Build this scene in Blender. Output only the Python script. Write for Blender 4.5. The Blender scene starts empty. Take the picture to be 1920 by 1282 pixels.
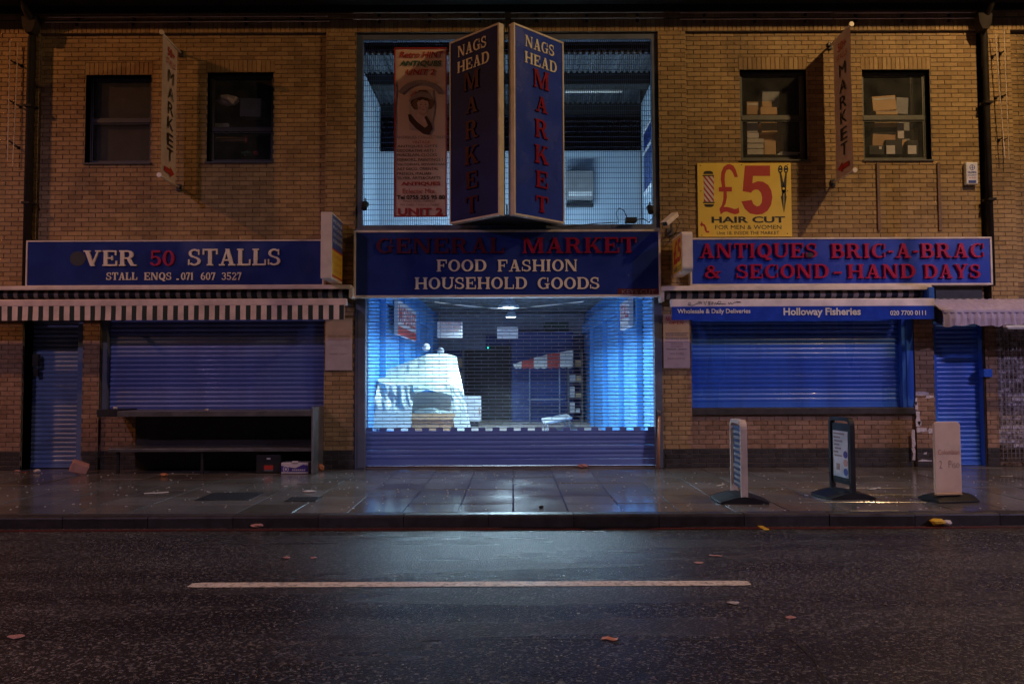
import bpy, math, random
from math import radians as R_, sin, cos, pi
from mathutils import Vector as V, Matrix, noise
from mathutils.geometry import delaunay_2d_cdt

random.seed(7)
S = bpy.context.scene
COL = S.collection

# ------------------------------------------------------------------ camera
F, CX, CY = 1493.0, 960.0, 641.0
CAM = V((0, -13.0, 1.47))
PITCH, ROLL = 2.57, -0.21
CR = Matrix.Rotation(R_(90 + PITCH), 3, 'X') @ Matrix.Rotation(R_(ROLL), 3, 'Z')
cd = bpy.data.cameras.new('camera'); cam = bpy.data.objects.new('camera', cd); COL.objects.link(cam)
cd.sensor_width = 36; cd.lens = F / 1920 * 36; cd.clip_end = 500; cd.clip_start = .05
cam.matrix_world = Matrix.Translation(CAM) @ CR.to_4x4()
S.camera = cam

# ------------------------------------------------------------------ night sky, lamps, exposure
w = bpy.data.worlds.new('World'); S.world = w; w.use_nodes = True
nt = w.node_tree; bg = nt.nodes['Background']
sky = nt.nodes.new('ShaderNodeTexSky'); sky.sky_type = 'NISHITA'; sky.sun_disc = False
sky.sun_elevation = R_(-4); sky.sun_rotation = R_(200)
nt.links.new(sky.outputs[0], bg.inputs[0]); bg.inputs[1].default_value = 0.05
S.view_settings.view_transform = 'Standard'; S.view_settings.look = 'None'
S.view_settings.exposure = 0.12; S.view_settings.gamma = 1; S.view_settings.use_curve_mapping = False

WARM_L, WARM_R, VIOLET, PINKISH = (1, .41, .15), (1, .64, .29), (.70, .58, 1), (.86, .58, .88)
P_LEFT, P_RIGHT, P_FAR_L, P_FAR_R = 1350, 1350, 1500, 3900
COOL = (.52, .80, 1)
P_PENDANT, P_BATTEN = 850, 34

def lamp(name, kind, loc, col, power, parent=None, **kw):
    l = bpy.data.lights.new(name, kind); l.color = col; l.energy = power
    for k, v in kw.items(): setattr(l, k, v)
    o = bpy.data.objects.new(name, l); COL.objects.link(o); o.location = loc
    if parent: o.parent = parent; o.location = inv(parent) @ V(loc)
    return o

# ------------------------------------------------------------------ helpers
WM = {}
def inv(o): return WM.get(o.name, Matrix.Identity(4)).inverted()

def ray(px, py): return CR @ V(((px - CX) / F, (CY - py) / F, -1))
def at(px, py, Y):
    d = ray(px, py); t = (Y - CAM.y) / d.y; p = CAM + d * t; return p.x, p.z
def gnd(px, py, Z=0.0):
    d = ray(px, py); t = (Z - CAM.z) / d.z; p = CAM + d * t; return p.x, p.y
def rect(a, b, c, d, Y):
    mx, my = (a + c) / 2, (b + d) / 2
    return at(a, my, Y)[0], at(c, my, Y)[0], at(mx, d, Y)[1], at(mx, b, Y)[1]

class MB:
    def __init__(s): s.v = []; s.f = []; s.m = []; s.t = []
    def add(s, vs, fs, mi=0, tone=1.0):
        n = len(s.v); s.v += [tuple(v) for v in vs]
        for f in fs: s.f.append([i + n for i in f]); s.m.append(mi); s.t.append(tone)
        return s
    def box(s, x0, x1, y0, y1, z0, z1, mi=0, M=None):
        vs = [V((x, y, z)) for x in (x0, x1) for y in (y0, y1) for z in (z0, z1)]
        if M: vs = [M @ v for v in vs]
        return s.add(vs, [(0,1,3,2),(4,6,7,5),(0,4,5,1),(2,3,7,6),(0,2,6,4),(1,5,7,3)], mi)
    def tube(s, pts, r, n=8, mi=0, cap=True):
        pts = [V(p) for p in pts]; rings = []
        for i, p in enumerate(pts):
            d = (pts[min(i+1, len(pts)-1)] - pts[max(i-1, 0)]).normalized()
            a = V((0,0,1)) if abs(d.z) < .9 else V((1,0,0))
            u = d.cross(a).normalized(); w_ = d.cross(u)
            rr = r[i] if isinstance(r, (list, tuple)) else r
            rings.append([p + u*rr*cos(2*pi*k/n) + w_*rr*sin(2*pi*k/n) for k in range(n)])
        vs = [v for q in rings for v in q]; fs = []
        for i in range(len(pts)-1):
            for k in range(n):
                a, b = i*n+k, i*n+(k+1) % n; fs.append((a, b, b+n, a+n))
        if cap: fs += [tuple(range(n))[::-1], tuple(range(len(vs)-n, len(vs)))]
        return s.add(vs, fs, mi)
    def prism(s, poly, y0, y1, mi=0, M=None):      # poly in (x,z), front at y0
        n = len(poly)
        a = sum(poly[i][0]*poly[(i+1) % n][1]-poly[(i+1) % n][0]*poly[i][1] for i in range(n))
        if a < 0: poly = poly[::-1]
        vs = [V((p[0], y0, p[1])) for p in poly] + [V((p[0], y1, p[1])) for p in poly]
        if M: vs = [M @ v for v in vs]
        fs = [tuple(range(n)), tuple(range(2*n-1, n-1, -1))] + [(i, i+n, (i+1) % n+n, (i+1) % n) for i in range(n)]
        return s.add(vs, fs, mi)
    def lathe(s, prof, c, n=20, mi=0):             # prof (r,z)
        vs = [(c[0]+r*cos(2*pi*k/n), c[1]+r*sin(2*pi*k/n), c[2]+z) for r, z in prof for k in range(n)]; fs = []
        for i in range(len(prof)-1):
            for k in range(n): a, b = i*n+k, i*n+(k+1) % n; fs.append((a, b, b+n, a+n))
        return s.add(vs, fs, mi)
    def brick(s, x0, x1, z0, z1, Y, tone=1.0, c=.004, back=.03):
        vs = [(x0,Y+back,z0),(x1,Y+back,z0),(x1,Y+back,z1),(x0,Y+back,z1),(x0,Y+c,z0),(x1,Y+c,z0),(x1,Y+c,z1),(x0,Y+c,z1),
              (x0+c,Y,z0+c),(x1-c,Y,z0+c),(x1-c,Y,z1-c),(x0+c,Y,z1-c)]
        fs = [(8,9,10,11)] + [(4+i, 4+(i+1) % 4, 8+(i+1) % 4, 8+i) for i in range(4)] + [(i, (i+1) % 4, 4+(i+1) % 4, 4+i) for i in range(4)]
        return s.add(vs, fs, 0, tone)
    def mesh(s, name, mats, M=None, smooth=False):
        me = bpy.data.meshes.new(name)
        vs = [M @ V(v) for v in s.v] if M else s.v
        me.from_pydata(vs, [], s.f)
        for m in (mats if isinstance(mats, (list, tuple)) else [mats]): me.materials.append(m)
        me.polygons.foreach_set('material_index', s.m)
        if smooth: me.polygons.foreach_set('use_smooth', [True]*len(s.f))
        at_ = me.attributes.new('tone', 'FLOAT', 'FACE'); at_.data.foreach_set('value', s.t)
        return me

def link(name, me, parent=None, loc=None, kind=None):
    o = bpy.data.objects.new(name, me); COL.objects.link(o)
    if parent: o.parent = parent; WM[o.name] = WM.get(parent.name, Matrix.Identity(4)).copy()
    if loc is not None: o.location = loc
    if kind: o['kind'] = kind
    return o
def part(name, mb, mats, parent=None, local=False, smooth=False, kind=None, bevel=0):
    M = None if (local or parent is None) else inv(parent)
    o = link(name, mb.mesh(name, mats, M, smooth), parent, kind=kind)
    if bevel:
        b = o.modifiers.new('Bevel', 'BEVEL'); b.width = bevel; b.segments = 2; b.limit_method = 'ANGLE'
    return o
def tag(o, label, cat, group=None):
    o['label'] = label; o['category'] = cat
    if group: o['group'] = group
    return o
def thing(name, loc, label, cat, group=None, M=None):
    o = bpy.data.objects.new(name, None); COL.objects.link(o); o.empty_display_size = .1
    m = M if M else Matrix.Translation(V(loc)); o.matrix_world = m; WM[o.name] = m.copy()
    return tag(o, label, cat, group)
def solid(name, mb, mats, label, cat, group=None, smooth=False, bevel=0):
    return tag(part(name, mb, mats, smooth=smooth, bevel=bevel), label, cat, group)

# ------------------------------------------------------------------ materials
def mat(name, c1, c2=None, scale=5, rough=.6, rvar=0, metal=0, bump=0, bscale=60, tone=False, spec=.5, detail=4,
        stretch=None, coat=0, emit=None, estr=0, dirt=0, dscale=1.5, dcol=(.03,.025,.02)):
    m = bpy.data.materials.new(name); m.use_nodes = True; n = m.node_tree.nodes; L = m.node_tree.links
    b = n['Principled BSDF']; geo = n.new('ShaderNodeNewGeometry'); src = geo.outputs['Position']
    if stretch:
        mp = n.new('ShaderNodeMapping'); mp.inputs['Scale'].default_value = stretch; L.new(src, mp.inputs[0]); src = mp.outputs[0]
    def noi(sc, det=detail):
        t = n.new('ShaderNodeTexNoise'); t.inputs['Scale'].default_value = sc; t.inputs['Detail'].default_value = det
        L.new(src, t.inputs['Vector']); return t.outputs['Fac']
    def ramp(f, a, z):
        r = n.new('ShaderNodeMapRange'); r.inputs['From Min'].default_value = a; r.inputs['From Max'].default_value = z
        L.new(f, r.inputs['Value']); return r.outputs[0]
    def mixc(f, a, z, bt='MIX'):
        x = n.new('ShaderNodeMix'); x.data_type = 'RGBA'; x.blend_type = bt
        if isinstance(f, (int, float)): x.inputs[0].default_value = f
        else: L.new(f, x.inputs[0])
        for i, c in ((6, a), (7, z)):
            if isinstance(c, tuple): x.inputs[i].default_value = (*c, 1)
            else: L.new(c, x.inputs[i])
        return x.outputs[2]
    if c2 is None: c2 = tuple(min(1, k*1.18+.004) for k in c1); c1 = tuple(k*.85 for k in c1)
    col = mixc(ramp(noi(scale), .32, .68), c1, c2)
    if tone:
        a = n.new('ShaderNodeAttribute'); a.attribute_name = 'tone'
        cc = n.new('ShaderNodeCombineColor')
        for k, g in enumerate((1.0, 1.15, 1.4)):
            pw = n.new('ShaderNodeMath'); pw.operation = 'POWER'; L.new(a.outputs['Fac'], pw.inputs[0]); pw.inputs[1].default_value = g
            L.new(pw.outputs[0], cc.inputs[k])
        col = mixc(1.0, col, cc.outputs[0], 'MULTIPLY')
    if dirt:
        f = ramp(noi(dscale, 6), .48, .75); mu = n.new('ShaderNodeMath'); mu.operation = 'MULTIPLY'; L.new(f, mu.inputs[0]); mu.inputs[1].default_value = dirt
        col = mixc(mu.outputs[0], col, dcol)
    L.new(col, b.inputs['Base Color'])
    b.inputs['Metallic'].default_value = metal; b.inputs['Specular IOR Level'].default_value = spec
    b.inputs['Roughness'].default_value = rough; b.inputs['Coat Weight'].default_value = coat
    if rvar:
        r = n.new('ShaderNodeMapRange'); r.inputs['From Min'].default_value = .35; r.inputs['From Max'].default_value = .65
        r.inputs['To Min'].default_value = max(.03, rough-rvar); r.inputs['To Max'].default_value = rough+rvar
        L.new(noi(scale*.6+.3, 5), r.inputs['Value']); L.new(r.outputs[0], b.inputs['Roughness'])
    if bump:
        bp = n.new('ShaderNodeBump'); bp.inputs['Distance'].default_value = bump; L.new(noi(bscale, 5), bp.inputs['Height'])
        L.new(bp.outputs[0], b.inputs['Normal'])
    if emit: b.inputs['Emission Color'].default_value = (*emit, 1); b.inputs['Emission Strength'].default_value = estr
    return m

def stripes(name, ca, cb, pitch, off, duty=.5, axis=0, rough=.75, slope=0, emit=None):
    m = mat(name, ca, rough=rough); n = m.node_tree.nodes; L = m.node_tree.links; b = n['Principled BSDF']
    old = b.inputs['Base Color'].links[0].from_socket
    geo = n.new('ShaderNodeNewGeometry'); sp = n.new('ShaderNodeSeparateXYZ'); L.new(geo.outputs['Position'], sp.inputs[0])
    def mth(op, a, v):
        q = n.new('ShaderNodeMath'); q.operation = op; L.new(a, q.inputs[0])
        if isinstance(v, (int, float)): q.inputs[1].default_value = v
        else: L.new(v, q.inputs[1])
        return q.outputs[0]
    x = sp.outputs[axis]
    if slope: x = mth('ADD', x, mth('MULTIPLY', sp.outputs[2 if axis != 2 else 0], slope))
    f = mth('LESS_THAN', mth('FLOORED_MODULO', mth('ADD', x, -off), pitch), pitch*duty)
    mx = n.new('ShaderNodeMix'); mx.data_type = 'RGBA'; L.new(f, mx.inputs[0]); L.new(old, mx.inputs[6]); mx.inputs[7].default_value = (*cb, 1)
    L.new(mx.outputs[2], b.inputs['Base Color']); return m

def glass(name, rough=.02, tint=(1,1,1), dirty=.12):
    m = bpy.data.materials.new(name); m.use_nodes = True; n = m.node_tree.nodes; L = m.node_tree.links
    n.remove(n['Principled BSDF']); o = n['Material Output']
    t = n.new('ShaderNodeBsdfTransparent'); t.inputs[0].default_value = (*tint, 1)
    g = n.new('ShaderNodeBsdfGlossy'); g.inputs['Roughness'].default_value = rough
    d = n.new('ShaderNodeBsdfDiffuse'); d.inputs[0].default_value = (.3,.3,.28,1)
    lw = n.new('ShaderNodeLayerWeight'); lw.inputs[0].default_value = .5
    pw = n.new('ShaderNodeMath'); pw.operation = 'POWER'; L.new(lw.outputs['Facing'], pw.inputs[0]); pw.inputs[1].default_value = 4
    fr = n.new('ShaderNodeMath'); fr.operation = 'MULTIPLY_ADD'; L.new(pw.outputs[0], fr.inputs[0]); fr.inputs[1].default_value = .8; fr.inputs[2].default_value = .04
    a = n.new('ShaderNodeMixShader'); L.new(fr.outputs[0], a.inputs[0]); L.new(t.outputs[0], a.inputs[1]); L.new(g.outputs[0], a.inputs[2])
    no = n.new('ShaderNodeTexNoise'); no.inputs['Scale'].default_value = 4; mu = n.new('ShaderNodeMath'); mu.operation = 'MULTIPLY'
    geo = n.new('ShaderNodeNewGeometry'); L.new(geo.outputs['Position'], no.inputs['Vector'])
    L.new(no.outputs['Fac'], mu.inputs[0]); mu.inputs[1].default_value = dirty
    c = n.new('ShaderNodeMixShader'); L.new(mu.outputs[0], c.inputs[0]); L.new(a.outputs[0], c.inputs[1]); L.new(d.outputs[0], c.inputs[2])
    L.new(c.outputs[0], o.inputs[0]); return m

m_brick = mat('yellow_stock_brick', (.33,.21,.092), (.40,.265,.12), 14, .8, .08, bump=.0015, bscale=180, tone=True, dirt=.5, dscale=.9, stretch=(1.6,1,.8))
m_low = mat('weathered_lower_brick', (.26,.15,.09), (.36,.22,.14), 14, .7, .1, bump=.0015, bscale=180, tone=True, dirt=.4, dscale=1.4)
m_plinth = mat('dark_painted_brick', (.028,.025,.025), (.05,.045,.043), 9, .5, .1, bump=.001, bscale=120, tone=True)
m_mortar = mat('grey_mortar', (.10,.082,.058), (.19,.15,.105), 12, .9, bump=.001, bscale=200)
m_dark = mat('black_paint', (.012,.012,.012), rough=.5)
m_pipe = mat('black_iron', (.022,.017,.014), rough=.75, spec=.25)
m_gutter = mat('grey_gutter', (.10,.10,.09), rough=.6, dirt=.5)
m_soffit = mat('dark_soffit', (.018,.017,.016), rough=.8)
m_frame = mat('blue_grey_steel', (.10,.12,.17), (.14,.16,.22), 6, .45, .1, dirt=.25)
m_winfr = mat('olive_grey_window_paint', (.07,.07,.055), (.10,.10,.08), 6, .5)
m_glass = glass('window_glass')
m_mesh = mat('dark_blue_wire', (.03,.04,.10), rough=.4, metal=.3)
m_sblue = mat('blue_sign_enamel', (.018,.035,.20), (.024,.045,.24), 3, .16, .06, dirt=.25, dscale=2.5, dcol=(.01,.012,.03), coat=.3)
m_sblueR = mat('bright_blue_sign_enamel', (.024,.060,.44), (.030,.070,.52), 3, .25, .06, dirt=.12, dscale=2.5, dcol=(.01,.012,.03), coat=.2)
m_pale = mat('off_white_paint', (.66,.58,.51), (.76,.68,.60), 7, .5, dirt=.3, dscale=4, dcol=(.2,.15,.12))
m_cream = mat('cream_letter', (.76,.68,.54), (.84,.77,.62), 7, .4, dirt=.15, dscale=6, dcol=(.25,.2,.13))
m_red = mat('deep_red_letter', (.22,.008,.03), (.32,.014,.05), 9, .25, dirt=.35, dscale=8, dcol=(.06,.005,.015))
m_redR = mat('crimson_letter', (.36,.012,.06), (.46,.02,.08), 9, .22)
m_redD = mat('faded_dark_red_letter', (.06,.005,.02), (.11,.008,.03), 5, .3)
m_yellow = mat('yellow_board', (.80,.56,.07), (.85,.62,.09), 3, .5, dirt=.12, dscale=5, dcol=(.4,.25,.04))
m_yell2 = mat('yellow_acrylic', (.70,.42,.03), (.78,.5,.06), 6, .35)
m_ink = mat('black_ink', (.015,.015,.015), rough=.5)
m_rink = mat('red_ink', (.42,.03,.02), (.48,.04,.03), 4, .5)
m_gink = mat('green_ink', (.03,.12,.07), rough=.5)
m_bink = mat('blue_ink', (.04,.07,.30), rough=.5)
m_grink = mat('grey_ink', (.28,.2,.19), rough=.6)
m_poster = mat('pink_poster', (.80,.56,.44), (.86,.63,.50), 3, .22, .05, dirt=.15)
m_banner = mat('pink_canvas', (.54,.41,.38), (.63,.50,.46), 5, .6, dirt=.2)
m_skin = mat('printed_skin', (.68,.46,.38), rough=.3)
m_hair = mat('printed_hair', (.09,.045,.03), rough=.3)
m_hat = mat('printed_hat', (.35,.27,.25), rough=.3)
m_shL = mat('grey_blue_shutter_paint', (.09,.14,.42), (.12,.18,.52), 1.2, .34, .06, dirt=.2, coat=.15, dscale=1.6, dcol=(.05,.055,.08), stretch=(2.2,1,.45), bump=.004, bscale=2)
m_shC = mat('slate_blue_shutter_paint', (.12,.19,.52), (.16,.25,.62), 2, .36, .05, dirt=.2, dcol=(.06,.06,.08), stretch=(.35,1,1))
m_shR = mat('bright_blue_shutter_paint', (.035,.14,.66), (.05,.18,.76), 1.2, .32, .06, coat=.2, dirt=.35, dscale=1.6, dcol=(.03,.06,.18), stretch=(2.2,1,.45), bump=.004, bscale=2)
m_shD = mat('left_door_shutter_paint', (.10,.17,.36), (.15,.23,.46), 2, .3, .06, coat=.2, dirt=.2)
m_grille = mat('galvanised_blue_steel', (.28,.31,.42), rough=.35, metal=.6)
m_alu = mat('worn_aluminium', (.45,.45,.47), rough=.35, metal=.8, dirt=.3)
m_wall_in = mat('pale_blue_inner_wall', (.42,.52,.62), (.50,.60,.70), 2, .6, dirt=.1)
m_blue_in = mat('sky_blue_inner_paint', (.06,.25,.60), (.09,.31,.68), 2, .4, .08, bump=.001, bscale=20)
m_navy_in = mat('navy_stall_paint', (.012,.035,.17), (.02,.05,.22), 3, .4)
m_roof = mat('dark_corrugated_roof', (.05,.055,.065), (.12,.13,.15), 1.5, .55, stretch=(6,.15,1), detail=3)
m_dirtyfloor = mat('beige_floor', (.52,.43,.37), (.60,.50,.43), 1.5, .3, .1)
m_tarp = mat('white_green_tarpaulin', (.46,.52,.48), (.60,.64,.60), 3, .45, bump=.006, bscale=5, dirt=.5, dscale=2.2, dcol=(.22,.42,.34))
m_card = mat('brown_cardboard', (.42,.25,.13), (.50,.31,.17), 6, .8)
m_card2 = mat('tan_cardboard', (.55,.35,.18), (.62,.41,.22), 6, .8)
m_wbox = mat('white_carton', (.55,.50,.50), (.63,.58,.57), 6, .5)
m_gbox = mat('grey_plastic', (.22,.22,.23), (.28,.28,.29), 6, .5)
m_white = mat('white_plastic', (.68,.68,.68), rough=.35)
m_film = mat('shiny_wrapped_white', (.6,.55,.5), rough=.15, bump=.004, bscale=30)
m_rubber = mat('black_rubber', (.012,.012,.012), rough=.5, rvar=.1, spec=.35)
m_wood = mat('orange_brown_wood', (.42,.17,.06), (.50,.22,.09), 8, .5, stretch=(20,20,2))
m_paper = mat('litter_paper', (.55,.50,.47), rough=.6)
m_pinkbag = mat('pink_paper_bag', (.48,.24,.2), rough=.6)
m_orange = mat('orange_wrapper', (.55,.2,.07), rough=.4)
m_steelt = mat('dull_steel', (.13,.13,.13), (.19,.19,.18), 6, .38, .1, metal=.5, dirt=.4)
m_lav = mat('lavender_plastic_canopy', (.40,.35,.52), (.48,.43,.60), 4, .28, .06, dirt=.2, dcol=(.2,.15,.2))
m_violet = mat('purple_print', (.05,.03,.22), rough=.5)
m_glaze = mat('glazed_brick_painted_glints', (.12,.07,.07), (.85,.78,.82), 22, .15, .08, bump=.006, bscale=40, tone=True, detail=6)  # pale specks in the colour stand for glints on the glaze
m_tubeglass = mat('clear_neon_tube', (.75,.62,.5), rough=.18, metal=.3)
m_pave = mat('wet_concrete_slab', (.11,.105,.098), (.165,.155,.145), 1.3, .17, .06, bump=.0010, bscale=9, tone=True, dirt=.2, dscale=2.5, dcol=(.05,.045,.04))
m_joint = mat('wet_slab_joint', (.03,.028,.026), rough=.07, rvar=.04, scale=3)
m_kerb = mat('dark_wet_granite', (.035,.03,.028), (.055,.048,.044), 9, .38, .1, bump=.002, bscale=60, tone=True)
m_cover = mat('dark_iron_cover', (.02,.02,.02), rough=.4, bump=.003, bscale=50)
m_redline = mat('red_road_paint', (.09,.012,.012), (.13,.02,.018), 12, .4, .1, bump=.002, bscale=90, dirt=.8, dscale=3)
m_line = mat('worn_white_road_paint', (.74,.64,.50), (.86,.76,.62), 22, .5, .1, bump=.003, bscale=90, dirt=.9, dscale=26, dcol=(.12,.10,.09))
m_puddle = mat('still_water', (.004,.004,.005), rough=.03, spec=.6)
m_lamp = mat('lit_tube', (1,1,1), emit=COOL, estr=14)
m_bulb = mat('lit_pendant_lens', (1,1,1), emit=(.75,.9,1), estr=12)
m_sod = mat('lit_street_lens', (1,.6,.3), emit=WARM_R, estr=30)
m_led = mat('lit_violet_lens', (.6,.6,1), emit=VIOLET, estr=30)
m_green = mat('green_exit_led', (0,1,.6), emit=(0,1,.6), estr=6)

def asphalt():
    m = bpy.data.materials.new('wet_asphalt'); m.use_nodes = True; n = m.node_tree.nodes; L = m.node_tree.links
    b = n['Principled BSDF']; geo = n.new('ShaderNodeNewGeometry'); P = geo.outputs['Position']
    def tex(t, sc, det=None):
        q = n.new(t); q.inputs['Scale'].default_value = sc; L.new(P, q.inputs['Vector'])
        if det: q.inputs['Detail'].default_value = det
        return q
    def mr(f, a, z, c, d):
        r = n.new('ShaderNodeMapRange'); r.inputs[1].default_value = a; r.inputs[2].default_value = z
        r.inputs[3].default_value = c; r.inputs[4].default_value = d; L.new(f, r.inputs[0]); return r.outputs[0]
    vo = tex('ShaderNodeTexVoronoi', 70); mp = n.new('ShaderNodeMapping'); mp.inputs['Scale'].default_value = (.22, 1.5, 1); L.new(P, mp.inputs[0]); big = n.new('ShaderNodeTexNoise'); big.inputs['Scale'].default_value = 1.3; big.inputs['Detail'].default_value = 3; L.new(mp.outputs[0], big.inputs['Vector']); fine = tex('ShaderNodeTexNoise', 60, 3)
    cell = n.new('ShaderNodeSeparateColor'); L.new(vo.outputs['Color'], cell.inputs[0])
    mx = n.new('ShaderNodeMix'); mx.data_type = 'RGBA'; L.new(mr(cell.outputs[0], .72, 1, 0, 1), mx.inputs[0])
    mx.inputs[6].default_value = (.026,.024,.023,1); mx.inputs[7].default_value = (.23,.21,.19,1)
    mx2 = n.new('ShaderNodeMix'); mx2.data_type = 'RGBA'; mx2.blend_type = 'MULTIPLY'; mx2.inputs[0].default_value = 1
    L.new(mx.outputs[2], mx2.inputs[6]); cb = n.new('ShaderNodeCombineColor'); g = mr(big.outputs['Fac'], .3, .7, .6, 1.3)
    for i in range(3): L.new(g, cb.inputs[i])
    L.new(cb.outputs[0], mx2.inputs[7]); L.new(mx2.outputs[2], b.inputs['Base Color'])
    L.new(mr(big.outputs['Fac'], .25, .8, .20, .37), b.inputs['Roughness'])
    ad = n.new('ShaderNodeMath'); ad.operation = 'MULTIPLY_ADD'; L.new(vo.outputs['Distance'], ad.inputs[0]); ad.inputs[1].default_value = -1.0
    L.new(fine.outputs['Fac'], ad.inputs[2])
    bp = n.new('ShaderNodeBump'); bp.inputs['Distance'].default_value = .0075; bp.inputs['Strength'].default_value = .8
    L.new(ad.outputs[0], bp.inputs['Height']); L.new(bp.outputs[0], b.inputs['Normal'])
    return m
m_road = asphalt()

# ------------------------------------------------------------------ lettering
T, t_, s_, o_ = .21, .10, .08, .07
def q(x0, y0, x1, y1): return [(x0,y0),(x1,y0),(x1,y1),(x0,y1)]
def stem(x, w_=None, top=True, bot=True, y0=0, y1=1):
    w_ = w_ or T; r = [q(x, y0, x+w_, y1)]
    if bot: r.append(q(x-o_, y0, x+w_+o_, y0+s_))
    if top: r.append(q(x-o_, y1-s_, x+w_+o_, y1))
    return r
def dg(x0, y0, x1, y1, w_): return [(x0,y0),(x0+w_,y0),(x1+w_,y1),(x1,y1)]
def arc(cx, cy, rx, ry, tx, ty, a0, a1, n=14):
    P = []; 
    for k in range(n+1): a = R_(a0+(a1-a0)*k/n); P.append((cx+rx*cos(a), cy+ry*sin(a)))
    for k in range(n, -1, -1): a = R_(a0+(a1-a0)*k/n); P.append((cx+(rx-tx)*cos(a), cy+(ry-ty)*sin(a)))
    return P
def ring(cx, cy, rx, ry, tx, ty): return [arc(cx,cy,rx,ry,tx,ty,-90,90), arc(cx,cy,rx,ry,tx,ty,90,270)]
def Sg(w_=.72):
    r = w_/2; return [arc(r,.735,r*.93,.265,.15,t_,35,270), arc(r,.268,r,.268,.17,t_,-145,90), q(w_*.8,.64,w_*.8+.07,.97), q(.0,.03,.07,.37)]
GL = {
 'A': (.95, [dg(.10,0,.42,1,t_), dg(.64,0,.36,1,T+.01), q(.2,.28,.7,.37), q(0,0,.32,s_), q(.54,0,.95,s_)]),
 'B': (.84, stem(.07)+[q(.25,1-t_,.45,1), q(.25,.47,.5,.47+t_), q(.25,0,.5,t_), arc(.45,.745,.30,.255,T,t_,-90,90), arc(.5,.285,.34,.285,T,t_,-90,90)]),
 'C': (.88, [arc(.46,.5,.46,.5,T,t_,60,300), q(.76,.62,.84,.98), q(.76,.06,.84,.36)]),
 'D': (.92, stem(.07)+[q(.25,1-t_,.46,1), q(.25,0,.46,t_), arc(.46,.5,.46,.5,T,t_,-90,90)]),
 'E': (.84, stem(.07)+[q(.25,1-t_,.78,1), q(.25,0,.82,t_), q(.25,.46,.55,.55), q(.70,.68,.78,1), q(.74,0,.82,.33), q(.5,.36,.57,.65)]),
 'F': (.80, stem(.07)+[q(.25,1-t_,.78,1), q(.25,.46,.55,.55), q(.70,.68,.78,1), q(.5,.36,.57,.65)]),
 'G': (.96, [arc(.46,.5,.46,.5,T,t_,60,300), q(.76,.62,.84,.98), q(.66,.05,.85,.44), q(.56,.40,.94,.48)]),
 'H': (1.0, stem(.07)+stem(.72)+[q(.25,.45,.75,.55)]),
 'I': (.38, stem(.08)),
 'K': (.98, stem(.07)+[dg(.25,.38,.66,1,.12), dg(.70,0,.36,.55,T+.02), q(.55,1-s_,.92,1), q(.6,0,.98,s_)]),
 'L': (.80, stem(.07)+[q(.25,0,.78,t_), q(.70,0,.78,.36)]),
 'M': (1.2, stem(.07, t_)+stem(.9)+[dg(.50,0,.10,1,T), dg(.50,0,.9,1,t_+.02)]),
 'N': (1.02, stem(.08, t_)+stem(.80, t_, bot=False)+[dg(.70,0,.05,1,T+.03), q(0,1-s_,.3,1)]),
 'O': (.92, ring(.46,.5,.46,.5,T,t_)),
 'Q': (.94, ring(.46,.5,.46,.5,T,t_)+[[(.34,.20),(.50,.26),(.68,.02),(.90,-.04),(.90,-.14),(.62,-.16)]]),
 'P': (.90, stem(.07)+[q(.25,1-t_,.48,1), q(.25,.42,.48,.42+t_), arc(.48,.71,.34,.29,T,t_,-90,90)]),
 'R': (.98, stem(.07)+[q(.25,1-t_,.48,1), q(.25,.45,.48,.45+t_), arc(.48,.725,.32,.275,T,t_,-90,90), dg(.66,0,.42,.5,T), q(.66,0,.98,s_)]),
 'S': (.74, Sg()),
 'T': (.86, stem(.32, top=False)+[q(0,1-t_,.86,1), q(0,.66,.08,1), q(.78,.66,.86,1)]),
 'U': (.98, [q(.08,.34,.08+T,1), q(.78,.34,.78+t_,1), q(0,1-s_,.37,1), q(.66,1-s_,.98,1), arc(.48,.36,.40,.36,.16,t_+.01,180,360)]),
 'V': (.98, [dg(.40,0,.06,1,T+.02), dg(.42,0,.78,1,t_), q(0,1-s_,.38,1), q(.66,1-s_,.98,1)]),
 'Y': (.96, stem(.36, top=False, y1=.45)+[dg(.36,.42,.06,1,T), dg(.44,.42,.74,1,t_+.01), q(0,1-s_,.36,1), q(.62,1-s_,.96,1)]),
 '&': (.92, [arc(.36,.76,.21,.24,.12,.08,0,360), arc(.32,.26,.30,.28,.15,.09,60,330), dg(.66,0,.16,.75,.20), dg(.52,.12,.74,.5,.09), q(.6,.46,.92,.53)]),
 '-': (.40, [q(.04,.36,.36,.5)]), '.': (.3, [q(.06,0,.24,.18)]), ' ': (.62, []),
 '0': (.72, ring(.36,.5,.36,.5,.18,t_)),
 '1': (.46, stem(.12, top=False)+[q(.02,.82,.2,.92)]),
 '2': (.72, [arc(.36,.72,.34,.28,.17,t_,-30,170), dg(.04,.1,.46,.62,.17), q(.03,0,.70,.14), q(.62,0,.70,.3)]),
 '3': (.70, [arc(.33,.74,.31,.26,.16,t_,-90,165), arc(.33,.29,.35,.29,.17,t_,-165,90)]),
 '5': (.70, [q(.08,.46,.18,1), q(.08,.86,.62,1), arc(.33,.32,.36,.32,.18,t_,-160,125)]),
 '6': (.70, [arc(.36,.32,.34,.32,.17,t_,0,360,24), arc(.52,.45,.50,.55,.18,t_,95,185)]),
 '7': (.68, [q(.03,.86,.66,1), q(.03,.7,.1,1), dg(.16,0,.48,.9,.19)]),
}
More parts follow.
